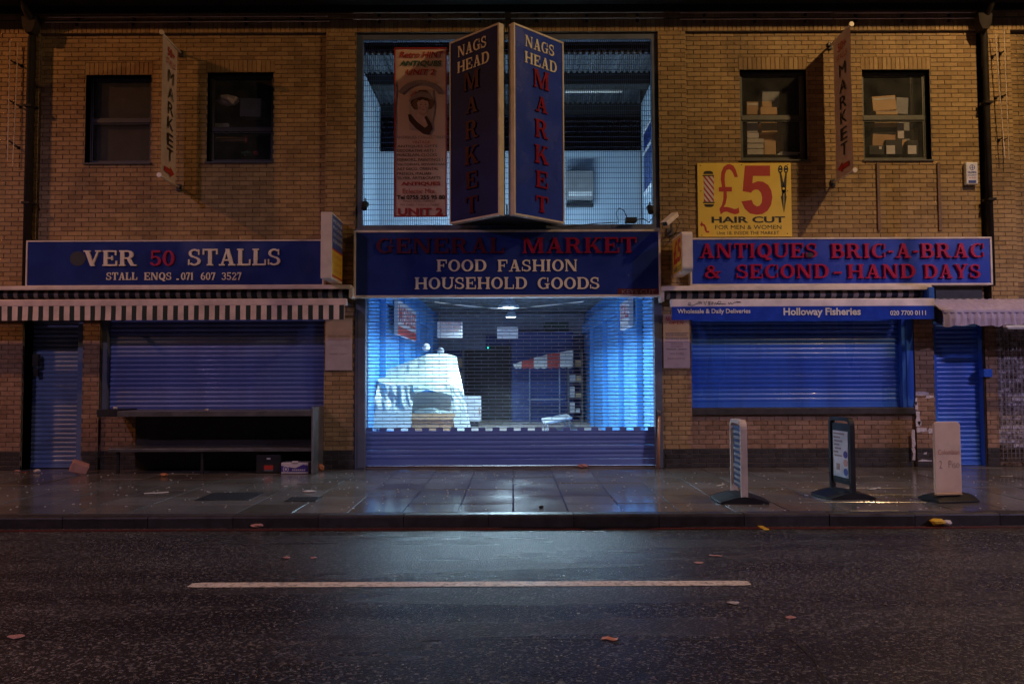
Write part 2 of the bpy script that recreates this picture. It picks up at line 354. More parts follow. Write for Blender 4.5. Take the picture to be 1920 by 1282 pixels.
def union_mesh(polys, depth, sx, sz, ox, oz, mb=None, shear=0):
    vs = []; fs = []
    for p in polys:
        a = sum(p[i][0]*p[(i+1) % len(p)][1]-p[(i+1) % len(p)][0]*p[i][1] for i in range(len(p)))
        if a < 0: p = p[::-1]
        n = len(vs); vs += [V(c) for c in p]; fs.append(tuple(range(n, n+len(p))))
    r = delaunay_2d_cdt(vs, [], fs, 1, 1e-4)
    pv, pf = r[0], [list(f) for f in r[2]]
    # keep only triangles whose centroid lies in some polygon
    def inside(c):
        for p in polys:
            k = False; n = len(p)
            for i in range(n):
                (x1,y1),(x2,y2) = p[i], p[(i+1) % n]
                if (y1 > c[1]) != (y2 > c[1]) and c[0] < (x2-x1)*(c[1]-y1)/(y2-y1)+x1: k = not k
            if k: return True
        return False
    pf = [f for f in pf if inside(sum((pv[i] for i in f), V((0,0)))/len(f))]
    out = []
    for f in pf:
        a = sum(pv[f[i]][0]*pv[f[(i+1) % len(f)]][1]-pv[f[(i+1) % len(f)]][0]*pv[f[i]][1] for i in range(len(f)))
        if abs(a) > 1e-7: out.append(f if a > 0 else f[::-1])
    mb = mb or MB(); n = len(pv)
    X = [(ox+(p[0]+shear*p[1])*sx, oz+p[1]*sz) for p in pv]
    allv = [(x, -depth, z) for x, z in X] + [(x, 0, z) for x, z in X]
    ed = {}
    for f in out:
        for i in range(len(f)): ed[(f[i], f[(i+1) % len(f)])] = 1
    side = [(a, a+n, b+n, b) for (a, b) in ed if (b, a) not in ed]
    mb.add(allv, out + side)
    return mb
def word(txt, sx0, sx1, z0, z1, M, mat_, parent, depth=.02, name='letter', gap=.10, joined=False, fit=True, first=None):
    """slab-serif word between x sx0..sx1, z z0..z1 on the plane M (local xz, facing -y); one object per letter"""
    tot = sum(GL[c][0]+gap for c in txt)-gap; sx = (sx1-sx0)/tot; x = 0; sz = z1-z0; J = MB() if joined else None
    for c in txt:
        wd, polys = GL[c]
        if polys:
            mb = union_mesh(polys, depth, sx, sz, sx0+x*sx, z0, mb=J)
            if not joined:
                cx_ = sx0+(x+wd/2)*sx
                me = mb.mesh(name, mat_, M=Matrix.Translation(V((-cx_, 0, -z0))))
                o = link(name, me, parent); o.matrix_local = (inv(parent) @ M) @ Matrix.Translation(V((cx_, 0, z0)))
        x += wd+gap
    if joined:
        o = link(name, J.mesh(name, mat_), parent); o.matrix_local = inv(parent) @ M; return o
_ft = {}
def sans(txt, x0, x1, z0, z1, M, mat_, parent, depth=.002, bold=0, name='lettering', rot=0, keep=False, shear=0):
    """built-in sans lettering fitted into the box; flat print with a hair of depth"""
    c = bpy.data.curves.new('t', 'FONT'); c.body = txt; c.offset = bold; c.resolution_u = 3; c.shear = shear; c.space_line = .9
    o = bpy.data.objects.new('t', c); COL.objects.link(o); bpy.context.view_layer.update()
    m = o.evaluated_get(bpy.context.evaluated_depsgraph_get()).to_mesh()
    vs = [v.co.copy() for v in m.vertices]; fs = [tuple(p.vertices) for p in m.polygons]
    bpy.data.objects.remove(o); bpy.data.curves.remove(c)
    if rot: vs = [Matrix.Rotation(rot, 3, 'Z') @ v for v in vs]
    ax = min(v.x for v in vs); bx = max(v.x for v in vs); az = min(v.y for v in vs); bz = max(v.y for v in vs)
    kx = (x1-x0)/(bx-ax); kz = (z1-z0)/(bz-az)
    mb = MB(); W = [(x0+(v.x-ax)*kx, -depth, z0+(v.y-az)*kz) for v in vs]
    F2 = []
    for f in fs:
        a = sum(W[f[i]][0]*W[f[(i+1) % len(f)]][2]-W[f[(i+1) % len(f)]][0]*W[f[i]][2] for i in range(len(f)))
        F2.append(f if a > 0 else f[::-1])
    mb.add(W, F2); ob = link(name, mb.mesh(name, mat_), parent); ob.matrix_local = inv(parent) @ M; return ob
def flat(polys, M, mat_, parent, depth=.002, name='print'):
    mb = MB()
    for p in polys: mb.prism(p, -depth, 0)
    o = link(name, mb.mesh(name, mat_), parent); o.matrix_local = inv(parent) @ M; return o
def ell(cx, cz, rx, rz, n=20, a0=0, a1=360):
    k = n if a1-a0 < 360 else n-1
    return [(cx+rx*cos(R_(a0+(a1-a0)*i/n)), cz+rz*sin(R_(a0+(a1-a0)*i/n))) for i in range(k+1)]
def PM(Y): return Matrix.Translation(V((0, Y, 0)))     # plane M at depth Y (x,z are world coordinates)
def pxw(txt, a, b, c, d, Y, mat_, parent, **k):          # slab word from a pixel box on plane Y
    x0, x1, z0, z1 = rect(a, b, c, d, Y); word(txt, x0, x1, z0, z1, PM(Y), mat_, parent, **k)
def pxs(txt, a, b, c, d, Y, mat_, parent, **k):
    x0, x1, z0, z1 = rect(a, b, c, d, Y); return sans(txt, x0, x1, z0, z1, PM(Y), mat_, parent, **k)
# ================================================================== GROUND
KY = -4.35          # kerb edge
road = part('road', MB().box(-60, 60, -40, KY-.001, -.5, -.135), m_road); road['kind'] = 'structure'
pv = part('pavement', MB().box(-60, 60, KY+.15, .30, -.5, -.005), m_joint); pv['kind'] = 'structure'
slabs = MB(); variants = []
def slab_mb(tone, seed):
    mb = MB(); a, b = .2965, .3095; c = .005
    mb.add([(-a,-b,-.04),(a,-b,-.04),(a,b,-.04),(-a,b,-.04),(-a,-b,-c),(a,-b,-c),(a,b,-c),(-a,b,-c),(-a+c,-b+c,0),(a-c,-b+c,0),(a-c,b-c,0),(-a+c,b-c,0)],
           [(8,9,10,11)]+[(4+i,4+(i+1) % 4,8+(i+1) % 4,8+i) for i in range(4)]+[(i,(i+1) % 4,4+(i+1) % 4,4+i) for i in range(4)], 0, tone)
    return mb
for k in range(10): variants.append(slab_mb(.72+.05*k, k).mesh('paving_slab', m_pave))
ROWS = 7; PITY = (0-(KY+.15))/ROWS + .0
random.seed(3)
far = MB()
COVERS = []
for r in range(-1, ROWS):
    yc = -PITY*(r+.5)
    if r == -1: yc = .15
    for i in range(-50, 51):
        xc = i*.606 + (.0 if r % 2 else .0) + .31
        th = random.uniform(-.0035, .0035); tx, ty = random.uniform(-.004, .004), random.uniform(-.004, .004)
        if r >= 0 and abs(i) <= 15 and abs(xc) < 9.4:
            o = link('paving_slab', random.choice(variants), pv); o.location = (xc, yc, th); o.rotation_euler = (tx, ty, 0)
            o.scale = (1, PITY/.6275*.9985, 1)
        else:
            m = slab_mb(random.uniform(.72, 1.15), 0); far.add([(v[0]+xc, v[1]+yc, v[2]+th) for v in m.v], m.f, 0, m.t[0])
part('distant_paving_slabs', far, m_pave, pv, kind='stuff')

kerb = part('kerb', MB().box(-60, 60, KY+.01, KY+.14, -.5, -.02), m_joint); kerb['kind'] = 'structure'
kv = []
for k in range(5):
    mb = MB(); L_ = .455
    prof = [(0,-.3), (0,-.03), (.006,-.012), (.025,-.002), (.148,0), (.148,-.3)]
    n = len(prof); mb.add([(-L_, y, z) for y, z in prof]+[(L_, y, z) for y, z in prof],
        [(i, i+1, i+1+n, i+n) for i in range(n-1)]+[tuple(range(n)), tuple(range(2*n-1, n-1, -1))], 0, .75+.12*k)
    kv.append(mb.mesh('kerb_stone', m_kerb))
for i in range(-26, 27):
    o = link('kerb_stone', random.choice(kv), kerb); o.location = (i*.918+.2, KY+random.uniform(-.004,.004), random.uniform(-.004,.002)); o.rotation_euler = (0, 0, random.uniform(-.003,.003))

rl = MB(); 
for i in range(-200, 200):
    x = i*.15; y0 = KY-.16+.006*noise.noise(V((x*2,0,1))); y1 = y0+.09+.008*noise.noise(V((x*3,5,1)))
    x2 = x+.15; y02 = KY-.16+.006*noise.noise(V((x2*2,0,1))); y12 = y02+.09+.008*noise.noise(V((x2*3,5,1)))
    rl.add([(x,y0,-.131),(x2,y02,-.131),(x2,y12,-.131),(x,y1,-.131)], [(0,1,2,3)])
part('red_line', rl, m_redline)['kind'] = 'structure'
# central white line of the road
lx0, ly0 = gnd(368, 1089, -.135); lx1, ly1 = gnd(1396, 1085, -.135); LYc = -6.72
ln = MB(); N = 60; up = []; lo = []
for i in range(N+1):
    x = lx0+(lx1-lx0)*i/N; e = .72 if i in (0, N) else 1
    up.append((x, LYc+.072*e+.007*noise.noise(V((x*9,1,0))), -.131)); lo.append((x, LYc-.072*e+.007*noise.noise(V((x*9,9,0))), -.131))
ln.add(lo+up, [(i, i+1, i+2+N, i+1+N) for i in range(N)])
part('road_centre_line', ln, m_line)['kind'] = 'structure'
# cracked joint running along the near lane + diagonal crack, as narrow sunken seal strips
cr = MB()
def crack(pts, w_):
    P = []
    for i in range(len(pts)-1):
        a, b = V(pts[i]), V(pts[i+1]); n = max(2, int((b-a).length/.05))
        for k in range(n): P.append(a+(b-a)*k/n)
    P.append(V(pts[-1])); vs = []
    for i, p in enumerate(P):
        d = (P[min(i+1,len(P)-1)]-P[max(i-1,0)]).normalized(); s = V((-d.y, d.x)); jit = .02*noise.noise(V((p.x*6,p.y*6,0)))
        ww = w_*(.4+abs(noise.noise(V((p.x*9,p.y*9,3))))*1.6)
        vs += [(*(p+s*(jit+ww)), -.1325), (*(p+s*(jit-ww)), -.1325)]
    cr.add(vs, [(2*i, 2*i+1, 2*i+3, 2*i+2) for i in range(len(P)-1)])
crack([gnd(1040,1197,-.135), gnd(1300,1199,-.135), gnd(1480,1196,-.135)], .004)
crack([gnd(300,1190,-.135), gnd(700,1198,-.135), gnd(1040,1197,-.135)], .003)
crack([gnd(1480,1196,-.135), gnd(1525,1235,-.135), gnd(1550,1290,-.135)], .007)
part('road_crack', cr, m_dark)['kind'] = 'structure'
# gutter puddle
pd = MB(); A = []; B = []
for i in range(61):
    px = 940+340*i/60; x = gnd(px, 987, -.135)[0]; t = sin(pi*i/60)**.5
    A.append((x, KY-.012, -.1285)); B.append((x, KY-.03-.19*t*(.55+.45*noise.noise(V((x*4,0,2)))), -.1285))
pd.add(B+A, [(i, i+1, i+62, i+61) for i in range(60)])
part('puddle', pd, m_puddle)['kind'] = 'structure'

def cover(a, b, c, d, label):
    x0, y0 = gnd((a+b)/2-(b-a)/2, (c+d)/2); x1, _ = gnd(b, (c+d)/2); _, yn = gnd(a, d); _, yf = gnd(a, c)
    t = thing('manhole_cover', ((x0+x1)/2, (yn+yf)/2, 0), label, 'manhole cover')
    part('frame', MB().box(x0, x1, yn, yf, -.01, .007), m_cover, t)
    mb = MB(); nx = int((x1-x0)/.06)
    for i in range(nx):
        for j in range(max(2, int((yf-yn)/.06))):
            mb.box(x0+.02+i*.06, x0+.055+i*.06, yn+.02+j*.06, yn+.055+j*.06, .0065, .011)
    part('tread_pattern', mb, m_cover, t, kind='stuff')
cover(383, 480, 924, 938, 'dark square iron access cover set in the pavement in front of the stall table')
cover(540, 598, 932, 940, 'small dark iron cover in the pavement near the kerb, left of the lit entrance')

# ================================================================== BUILDING SHELL
B_ = thing('market_building', (0, .2, 0), 'two storey yellow brick market hall with blue roller shutters and lit central entrance', 'building')
YP, YI = 0.0, .055      # pilaster face, recessed panel face
def Xp(px, py=600, Y=0): return at(px, py, Y)[0]
def Zp(py, px=960, Y=0): return at(px, py, Y)[1]
def split(r, h):
    x0, x1, z0, z1 = r; a, b, c, d = h
    if a >= x1 or b <= x0 or c >= z1 or d <= z0: return [r]
    out = []
    if a > x0: out.append((x0, a, z0, z1))
    if b < x1: out.append((b, x1, z0, z1))
    xa, xb = max(a, x0), min(b, x1)
    if c > z0: out.append((xa, xb, z0, c))
    if d < z1: out.append((xa, xb, d, z1))
    return out
def cut(rs, holes):
    for h in holes: rs = [p for r in rs for p in split(r, h)]
    return rs
BR = []    # bricks (x0,x1,z0,z1,Y,kind)
PZ = .0752; PX = .2255
mort = MB()
Z_PL = Zp(843)
def region(x0, x1, z0, z1, Y, holes=(), kind='up', off=0, depth=.3, style='bond'):
    for r in cut([(x0, x1, z0, z1)], holes): mort.box(r[0], r[1], Y+.009, Y+depth, r[2], r[3])
    if style == 'soldier':
        n = round((x1-x0)/.0752); p = (x1-x0)/n
        for i in range(n):
            for b in cut([(x0+i*p+.004, x0+(i+1)*p-.004, z0+.004, z1-.004)], holes): BR.append((*b, Y, kind))
        return
    k0 = math.floor(z0/PZ); k = k0
    while k*PZ < z1:
        za, zb = k*PZ+.0045, (k+1)*PZ-.0045
        sh = (k % 2)*PX/2+off; i = math.floor((x0-sh)/PX)
        while i*PX+sh < x1:
            xa, xb = i*PX+sh+.0045, (i+1)*PX+sh-.0045
            b = (max(xa, x0), min(xb, x1), max(za, z0), min(zb, z1))
            if b[1]-b[0] > .02 and b[3]-b[2] > .02:
                for c in cut([b], holes):
                    if c[1]-c[0] > .015 and c[3]-c[2] > .015: BR.append((*c, Y, kind if c[2] > Z_PL-.03 else 'plinth'))
            i += 1
        k += 1
ZT = Zp(24, 1500)                      # top of visible brickwork (under the eaves)
ZTOP = ZT+.25
sol = (Zp(60, 960), Zp(60, 960)+.215)  # soldier band
# windows (pixel boxes on the recessed panel face)
WIN = {'a': (160, 141, 283, 306), 'b': (388, 136, 512, 304), 'c': (1388, 131, 1513, 300), 'd': (1618, 131, 1745, 300)}
WR = {k: rect(*v, YI) for k, v in WIN.items()}
xL0, xL1 = Xp(70, 300), Xp(610, 300); xR0, xR1 = Xp(1288, 300), Xp(1841, 300)
zSig = Zp(520)
for (x0, x1, ws) in ((xL0, xL1, 'ab'), (xR0, xR1, 'cd')):
    holes = [WR[k] for k in ws]; lint = [(WR[k][0]-.02, WR[k][1]+.02, WR[k][3], WR[k][3]+.215) for k in ws]
    base = (zSig-.6) if x0 < 0 else Zp(548)
    zlow = Zp(592) if x0 < 0 else Zp(592)
    region(x0, x1, zlow, sol[0], YI, holes+lint)
    for l in lint: region(*l, YI, style='soldier')
region(Xp(-400), Xp(2320), sol[0], sol[1], YP, style='soldier')
region(Xp(-400), Xp(2320), sol[1], ZTOP, YP)
wx0, wx1 = Xp(667, 300), Xp(1236, 300)       # central opening
region(Xp(610, 300), wx0, 0, sol[0], YP)
region(wx1, Xp(1288, 300), 0, sol[0], YP)
region(Xp(1855, 400), Xp(1905, 400), Zp(585), sol[0], YP)
region(Xp(1905, 400), Xp(2320), 0, sol[0], YI+.03)
region(Xp(-12, 300), Xp(70, 300), Zp(592), sol[0], YP)
region(Xp(-400), Xp(-12), 0, sol[0], YI+.03)
# lower left: pillar, door recess, pier, shutter
dl0, dl1 = Xp(40, 750), Xp(153, 750)
region(Xp(-12, 750), dl0, 0, Zp(592), YP, kind='low')
mort.box(dl0-.02, dl0, .05, .4, 0, Zp(592))
sl0, sl1 = Xp(186, 700), Xp(609, 700)
region(dl1, sl0, 0, Zp(592), YP, kind='low')
zsl = Zp(775)
region(sl0, sl1, 0, zsl, YI, kind='low')
# lower right
sr0, sr1 = Xp(1297, 700), Xp(1716, 700)
zsr = Zp(766)
region(Xp(1288, 700), sr0, 0, Zp(592), YP, kind='low')
region(sr0, sr1, 0, Zp(779), YI, kind='low')
dr0, dr1 = Xp(1754, 750), Xp(1850, 750)
region(sr1, dr0, 0, Zp(592), YP, kind='low')
region(dr1, Xp(1872, 750), 0, Zp(585), YP, kind='low')
# darken kind per zone for bricks of the two central pilasters below the signs
random.seed(11)
hid = [rect(48,450,607,537,0), rect(1294,446,1862,535,0), rect(1309,305,1485,443,0), rect(-50,537,650,600,0), rect(1245,537,1757,600,0),
       rect(663,430,1238,557,0), rect(601,397,643,531,0), rect(1258,433,1300,520,0), rect(610,597,660,694,0), rect(1244,590,1293,690,0),
       rect(180,768,605,890,0), rect(-500,0,2400,26,0)]
def visible(b):
    cx_, cz_ = (b[0]+b[1])/2, (b[2]+b[3])/2
    return not any(h[0] < cx_ < h[1] and h[2] < cz_ < h[3] for h in hid) and abs(cx_) < 8.2
MATK = {'up': m_brick, 'low': m_low, 'plinth': m_plinth}
full = [i for i, b in enumerate(BR) if b[1]-b[0] > .2 and b[3]-b[2] > .06 and visible(b)]
full.sort(key=lambda i: (V(((BR[i][0]+BR[i][1])/2, 0, (BR[i][2]+BR[i][3])/2))-CAM).length)
single = set(full[:290])
tones = [.74, .84, .90, .95, 1.0, 1.03, 1.07, 1.12, .98, .93]
cache = {}
stuff = {k: MB() for k in MATK}
for i, b in enumerate(BR):
    tn = random.choice(tones); x0, x1, z0, z1, Y, kd = b; Yj = Y+random.uniform(-.0015, .0025)
    if i in single:
        W_, H_ = PX-.009, PZ-.009
        key = (kd, tn)
        if key not in cache: cache[key] = MB().brick(-W_/2, W_/2, -H_/2, H_/2, 0, tn).mesh('brick', MATK[kd])
        o = link('brick', cache[key], B_); o.location = V(((x0+x1)/2, Yj, (z0+z1)/2))-V((0, .2, 0))
        o.rotation_euler = (0, random.uniform(-.004, .004), 0); o.scale = ((x1-x0)/W_, 1, 1)
    else: stuff[kd].brick(x0, x1, z0, z1, Yj, tn)
for k, mb in stuff.items(): part('brickwork', mb, MATK[k], B_, kind='stuff')
m_blkfr = mat('black_window_paint', (.02,.02,.02), rough=.5)
part('wall', mort, m_mortar, B_)
part('inner_wall', MB().box(Xp(-400), wx0-.02, 1.9, 2.0, 0, ZTOP).box(wx1+.02, Xp(2320), 1.9, 2.0, 0, ZTOP).box(Xp(-400), Xp(2320), .3, 2, ZTOP-.1, ZTOP).box(Xp(-400), wx0-.02, .36, 2, Zp(420), Zp(400)).box(wx1+.02, Xp(2320), .36, 2, Zp(420), Zp(400)).box(wx0-.10, wx0-.06, .3, 2, Zp(420), ZTOP).box(wx1+.06, wx1+.10, .3, 2, Zp(420), ZTOP), m_soffit, B_)

# eaves and gutter
part('soffit', MB().box(Xp(-400), Xp(2320), -.50, -.005, ZT+.13, ZT+.16).box(Xp(-400), Xp(2320), -.05, -.005, ZT+.02, ZT+.13), m_soffit, B_)
gx = MB(); gz = ZT+.14
prof = [(-.50, gz+.14), (-.50, gz+.02), (-.53, gz-.03), (-.57, gz-.045), (-.62, gz-.03), (-.65, gz+.02), (-.655, gz+.14), (-.64, gz+.14), (-.63, gz+.02), (-.57, gz-.02), (-.52, gz+.02), (-.51, gz+.14)]
n = len(prof); a, b = Xp(-400), Xp(2320)
gx.add([(a, y, z) for y, z in prof]+[(b, y, z) for y, z in prof], [(i, (i+1) % n, (i+1) % n+n, i+n) for i in range(n)])
part('gutter', gx, m_gutter, B_, smooth=False)
part('roof', MB().box(a, b, -.5, 12, gz+.16, gz+.3), m_soffit, B_)

# windows of the brick panels
def window(k):
    m_winfr = m_blkfr if k in 'ab' else globals()['m_winfr']
    x0, x1, z0, z1 = WR[k]; Y = YI+.11
    w_ = part('window', MB().box(x0, x1, Y, Y+.06, z0, z0+.05).box(x0, x1, Y, Y+.06, z1-.045, z1).box(x0, x0+.05, Y, Y+.06, z0+.05, z1-.045).box(x1-.05, x1, Y, Y+.06, z0+.05, z1-.045), m_winfr, B_, bevel=.004)
    zm = z0+(z1-z0)*(.485 if k in 'cd' else (.5 if k == 'a' else .38))
    part('transom', MB().box(x0+.05, x1-.05, Y-.006, Y+.05, zm-.032, zm+.032), m_winfr, w_, bevel=.004)
    fr = MB()
    for (za, zb) in ((z0+.05, zm-.032), (zm+.032, z1-.045)):
        fr.box(x0+.05, x1-.05, Y+.012, Y+.045, za, za+.022).box(x0+.05, x1-.05, Y+.012, Y+.045, zb-.022, zb)
        fr.box(x0+.05, x0+.072, Y+.012, Y+.045, za+.022, zb-.022).box(x1-.072, x1-.05, Y+.012, Y+.045, za+.022, zb-.022)
    part('sash', fr, m_winfr, w_)
    for (za, zb) in ((z0+.072, zm-.054), (zm+.054, z1-.067)):
        part('pane', MB().box(x0+.072, x1-.072, Y+.026, Y+.030, za, zb), m_glass, w_)
    part('sill', MB().box(x0-.02, x1+.02, YI-.03, Y+.02, z0-.022, z0), m_winfr, w_)
    part('reveal', MB().box(x0-.012, x0, YI+.01, Y+.2, z0, z1).box(x1, x1+.012, YI+.01, Y+.2, z0, z1).box(x0, x1, YI+.01, Y+.2, z1, z1+.012), m_dark, w_)
    # room behind: sill shelf, back board
    part('shelf', MB().box(x0-.3, x1+.3, Y+.08, 1.2, z0-.05, z0+.03), m_soffit, w_)
for k in 'abcd': window(k)
# blind hanging behind window a (dull, nearly closed)
x0, x1, z0, z1 = WR['a']; part('blind', MB().box(x0+.02, x1-.02, YI+.20, YI+.21, z0, z1), mat('grey_blind', (.05,.045,.04), rough=.9), B_)

# ---- central upper opening: steel frame + welded mesh
uz0, uz1 = Zp(428), Zp(61)
fr = MB(); Yf = .10
fr.box(wx0, wx0+.10, Yf-.05, Yf+.08, uz0, uz1).box(wx1-.10, wx1, Yf-.05, Yf+.08, uz0, uz1).box(wx0+.10, wx1-.10, Yf-.05, Yf+.08, uz1-.10, uz1).box(wx0+.10, wx1-.10, Yf-.05, Yf+.08, uz0, uz0+.07)
part('steel_frame', fr, m_frame, B_, bevel=.006)
ms = MB(); x = wx0+.10
while x < wx1-.10: ms.box(x-.0034, x+.0034, Yf-.012, Yf-.006, uz0+.07, uz1-.10); x += .0345
z = uz0+.07
while z < uz1-.10: ms.box(wx0+.10, wx1-.10, Yf-.006, Yf, z-.0034, z+.0034); z += .087
part('wire_mesh', ms, m_mesh, B_, kind='stuff')

# ---- entrance: jambs, lintel, roller shutter
jz = Zp(552); Ys = .10
jl0, jl1 = Xp(666, 750), Xp(685, 750); jr0, jr1 = Xp(1228, 750), Xp(1242, 750)
for (a, b) in ((jl0, jl1), (jr0, jr1)):
    j = part('jamb', MB().box(a, b, -.02, .16, 0, jz).box(a+.045 if a < 0 else a-.0, b-.0 if a < 0 else b-.045, -.035, -.02, .02, jz), m_frame, B_, bevel=.004)
part('lintel', MB().box(wx0, wx1, .0, .30, jz, uz0), m_frame, B_)
def slat_mesh(L_, mt, h=.075, flat=False):
    pr = [(0,-h/2+.001), (-.004,-h/2+.008), (-.0135,-h/6), (-.0135,h/6), (-.004,h/2-.010), (0,h/2-.007), (.004,h/2), (.008,h/2)]
    n = len(pr); mb = MB(); mb.add([(-L_/2, y, z) for y, z in pr]+[(L_/2, y, z) for y, z in pr], [(i, i+1, i+1+n, i+n) for i in range(n-1)])
    mb.add([(-L_/2, .006, -h/2), (L_/2, .006, -h/2), (L_/2, .006, h/2), (-L_/2, .006, h/2)], [(0,1,2,3)])
    me = mb.mesh('slat', mt); me.polygons.foreach_set('use_smooth', [i < n-1 for i in range(len(me.polygons))]); return me
def shutter(x0, x1, z0, z1, Y, mt, label, rail=.09, h=.075):
    bar = part('roller_shutter', MB().box(x0, x1, Y-.02, Y+.012, z0, z0+rail).box(x0, x1, Y-.03, Y+.012, z0+.0, z0+.02), mt, B_, bevel=.003)
    bar['label'] = label
    me = slat_mesh(x1-x0, mt, h); z = z0+rail+h/2; inv_ = inv(B_)
    while z < z1:
        o = link('slat', me, bar); o.location = inv_ @ V(((x0+x1)/2, Y+random.uniform(-.0012,.0012), z)); o.rotation_euler = (random.uniform(-.035,.035), random.uniform(-.0006,.0006), random.uniform(-.0008,.0008)); z += h
    return bar
cs0, cs1 = jl1-.01, jr0+.01
zsb = Zp(877, 960, Ys)+.03
bar = shutter(cs0, cs1, .045, Zp(806, 960, Ys)-.035, Ys, m_shC, 'slate blue roller shutter, solid below and open brick-bond grille above', .10)
part('threshold', MB().box(cs0, cs1, Ys-.06, Ys+.05, 0, .02), m_alu, B_)
part('threshold_board', MB().box(cs0, cs1, Ys-.05, Ys+.06, .02, .034), mat('dark_red_timber', (.07,.02,.02), rough=.5), B_)
# castellated transition slat and the grille rows
inv_ = inv(B_); Zs = [o.location.z for o in bar.children]; zt = max(Zs)+.2*0+.0375
mb = MB(); z0_ = zt; px_ = .231; x = cs0; k = 0
mb.box(cs0, cs1, Ys-.008, Ys+.004, z0_, z0_+.012)
while x < cs1:
    if k % 2 == 0: mb.box(x, min(x+px_/2*1.0, cs1), Ys-.008, Ys+.004, z0_+.012, z0_+.055)
    x += px_/2*1.0; k += 1
part('slotted_slat', mb, m_shC, bar)
def grow(off):
    mb = MB(); L_ = cs1-cs0
    mb.box(-L_/2, L_/2, -.007, .007, -.007, .007)
    x = -L_/2+off
    while x < L_/2: mb.box(x-.0032, x+.0032, -.003, .003, .007, .051); x += px_
    return mb.mesh('grille_row', m_grille)
gA, gB = grow(.05), grow(.05+px_/2)
z = z0_+.062; k = 0
while z < jz+.02:
    o = link('grille_row', (gA, gB)[k % 2], bar); o.location = inv_ @ V(((cs0+cs1)/2, Ys, z)); z += .058; k += 1

# ---- side shutters
zaw = Zp(590)
YS = YI+.10
sh = shutter(sl0+.10, sl1-.01, zsl+.0, zaw, YS, m_shL, 'grey blue roller shutter behind the black stall table')
part('shutter_guide', MB().box(sl0, sl0+.09, YS-.09, YS+.05, zsl, zaw), m_frame, B_, bevel=.004)
part('shutter_guide', MB().box(sl1-.012, sl1+.0, YS-.06, YS+.05, zsl, zaw), m_frame, B_)
part('wall_back', MB().box(sl0, sl1, YS+.03, YS+.1, zsl-.1, zaw+.3), m_dark, B_)
shutter(sr0+.045, sr1-.20, zsr, zaw, YS, m_shR, 'bright blue roller shutter under the fish shop awning')
part('shutter_guide', MB().box(sr0, sr0+.04, YS-.07, YS+.04, zsr, zaw), m_shR, B_, bevel=.004)
part('shutter_guide', MB().box(sr1-.195, sr1-.002, YS-.13, YS+.04, zsr, zaw).box(sr1-.13, sr1-.09, YS-.15, YS-.13, zsr+.02, zaw), m_shR, B_, bevel=.004)
part('stone_sill', MB().box(sr0-.0, sr1, YI-.05, YS+.05, Zp(779), zsr-.003), m_plinth, B_, bevel=.008)
part('wall_back', MB().box(sr0, sr1, YS+.05, YS+.1, zsr-.2, zaw+.3), m_dark, B_)
YD = .30
shutter(Xp(58, 750, YD), Xp(150, 750, YD), .01, zaw, YD, m_shD, 'narrow teal grey roller shutter door left of the brick pier', .06)
part('door_frame', MB().box(dl0, Xp(58,750,YD), YD-.06, YD+.05, 0, zaw).box(Xp(150,750,YD), dl1, YD-.10, YD+.05, 0, zaw), m_shD, B_, bevel=.004)
part('lock_box', MB().box(dl0+.06, dl0+.16, YD-.14, YD-.06, Zp(683), Zp(660)).box(dl0+.08, dl0+.15, YD-.12, YD-.06, Zp(702), Zp(688)), m_dark, B_, bevel=.008)
YR = .18
shutter(Xp(1756, 750, YR), Xp(1836, 750, YR), .01, zaw, YR, m_shR, 'narrow bright blue roller shutter door right of the brick pier', .06)
part('door_frame', MB().box(Xp(1836,750,YR), dr1-.01, YR-.12, YR+.05, 0, zaw), m_shR, B_, bevel=.005)
part('door_frame', MB().box(dr0-.0, Xp(1756,750,YR), YR-.04, YR+.05, 0, zaw), m_shR, B_, bevel=.004)
part('lock_box', MB().box(Xp(1838), Xp(1854), -.06, YR-.1, Zp(710), Zp(695)), m_shR, B_, bevel=.008)
part('wall_back', MB().box(Xp(1750), Xp(1875), YR+.05, YR+.1, 0, zaw+.3).box(Xp(30), Xp(160), YD+.06, YD+.1, 0, zaw+.3), m_dark, B_)
part('header_board', MB().box(Xp(1755), Xp(1842), -.02, .1, Zp(568), Zp(536)), mat('grey_green_board', (.06,.06,.05), rough=.6), B_)
# glazed bricks with glints painted into the colour, at the far right with wire grille over them
gl0 = Xp(1873, 750); random.seed(5); g = MB(); gm = MB().box(gl0, gl0+3, .03, .3, 0, Zp(560)); part('wall', gm, m_mortar, B_)
k = 0
while k*PZ < Zp(600):
    i = -1
    while i*PX < 3:
        xa = gl0+i*PX+(k % 2)*PX/2+.005; xb = xa+PX-.010
        xa = max(xa, gl0)
        if xb-xa > .03: g.brick(xa, xb, k*PZ+.005, (k+1)*PZ-.005, .02+random.uniform(-.002,.002), random.uniform(.5,1.3) if k*PZ > .25 else .25, c=.008)
        i += 1
    k += 1
part('glazed_brickwork', g, m_glaze, B_, kind='stuff')
gr = MB(); x = gl0+.04
while x < gl0+3: gr.box(x-.004, x+.004, -.012, -.004, .12, Zp(600)); x += .067
z = .14
while z < Zp(600): gr.box(gl0, gl0+3, -.004, .004, z-.003, z+.003); z += .0752
part('wire_grille', gr, m_alu, B_, kind='stuff')

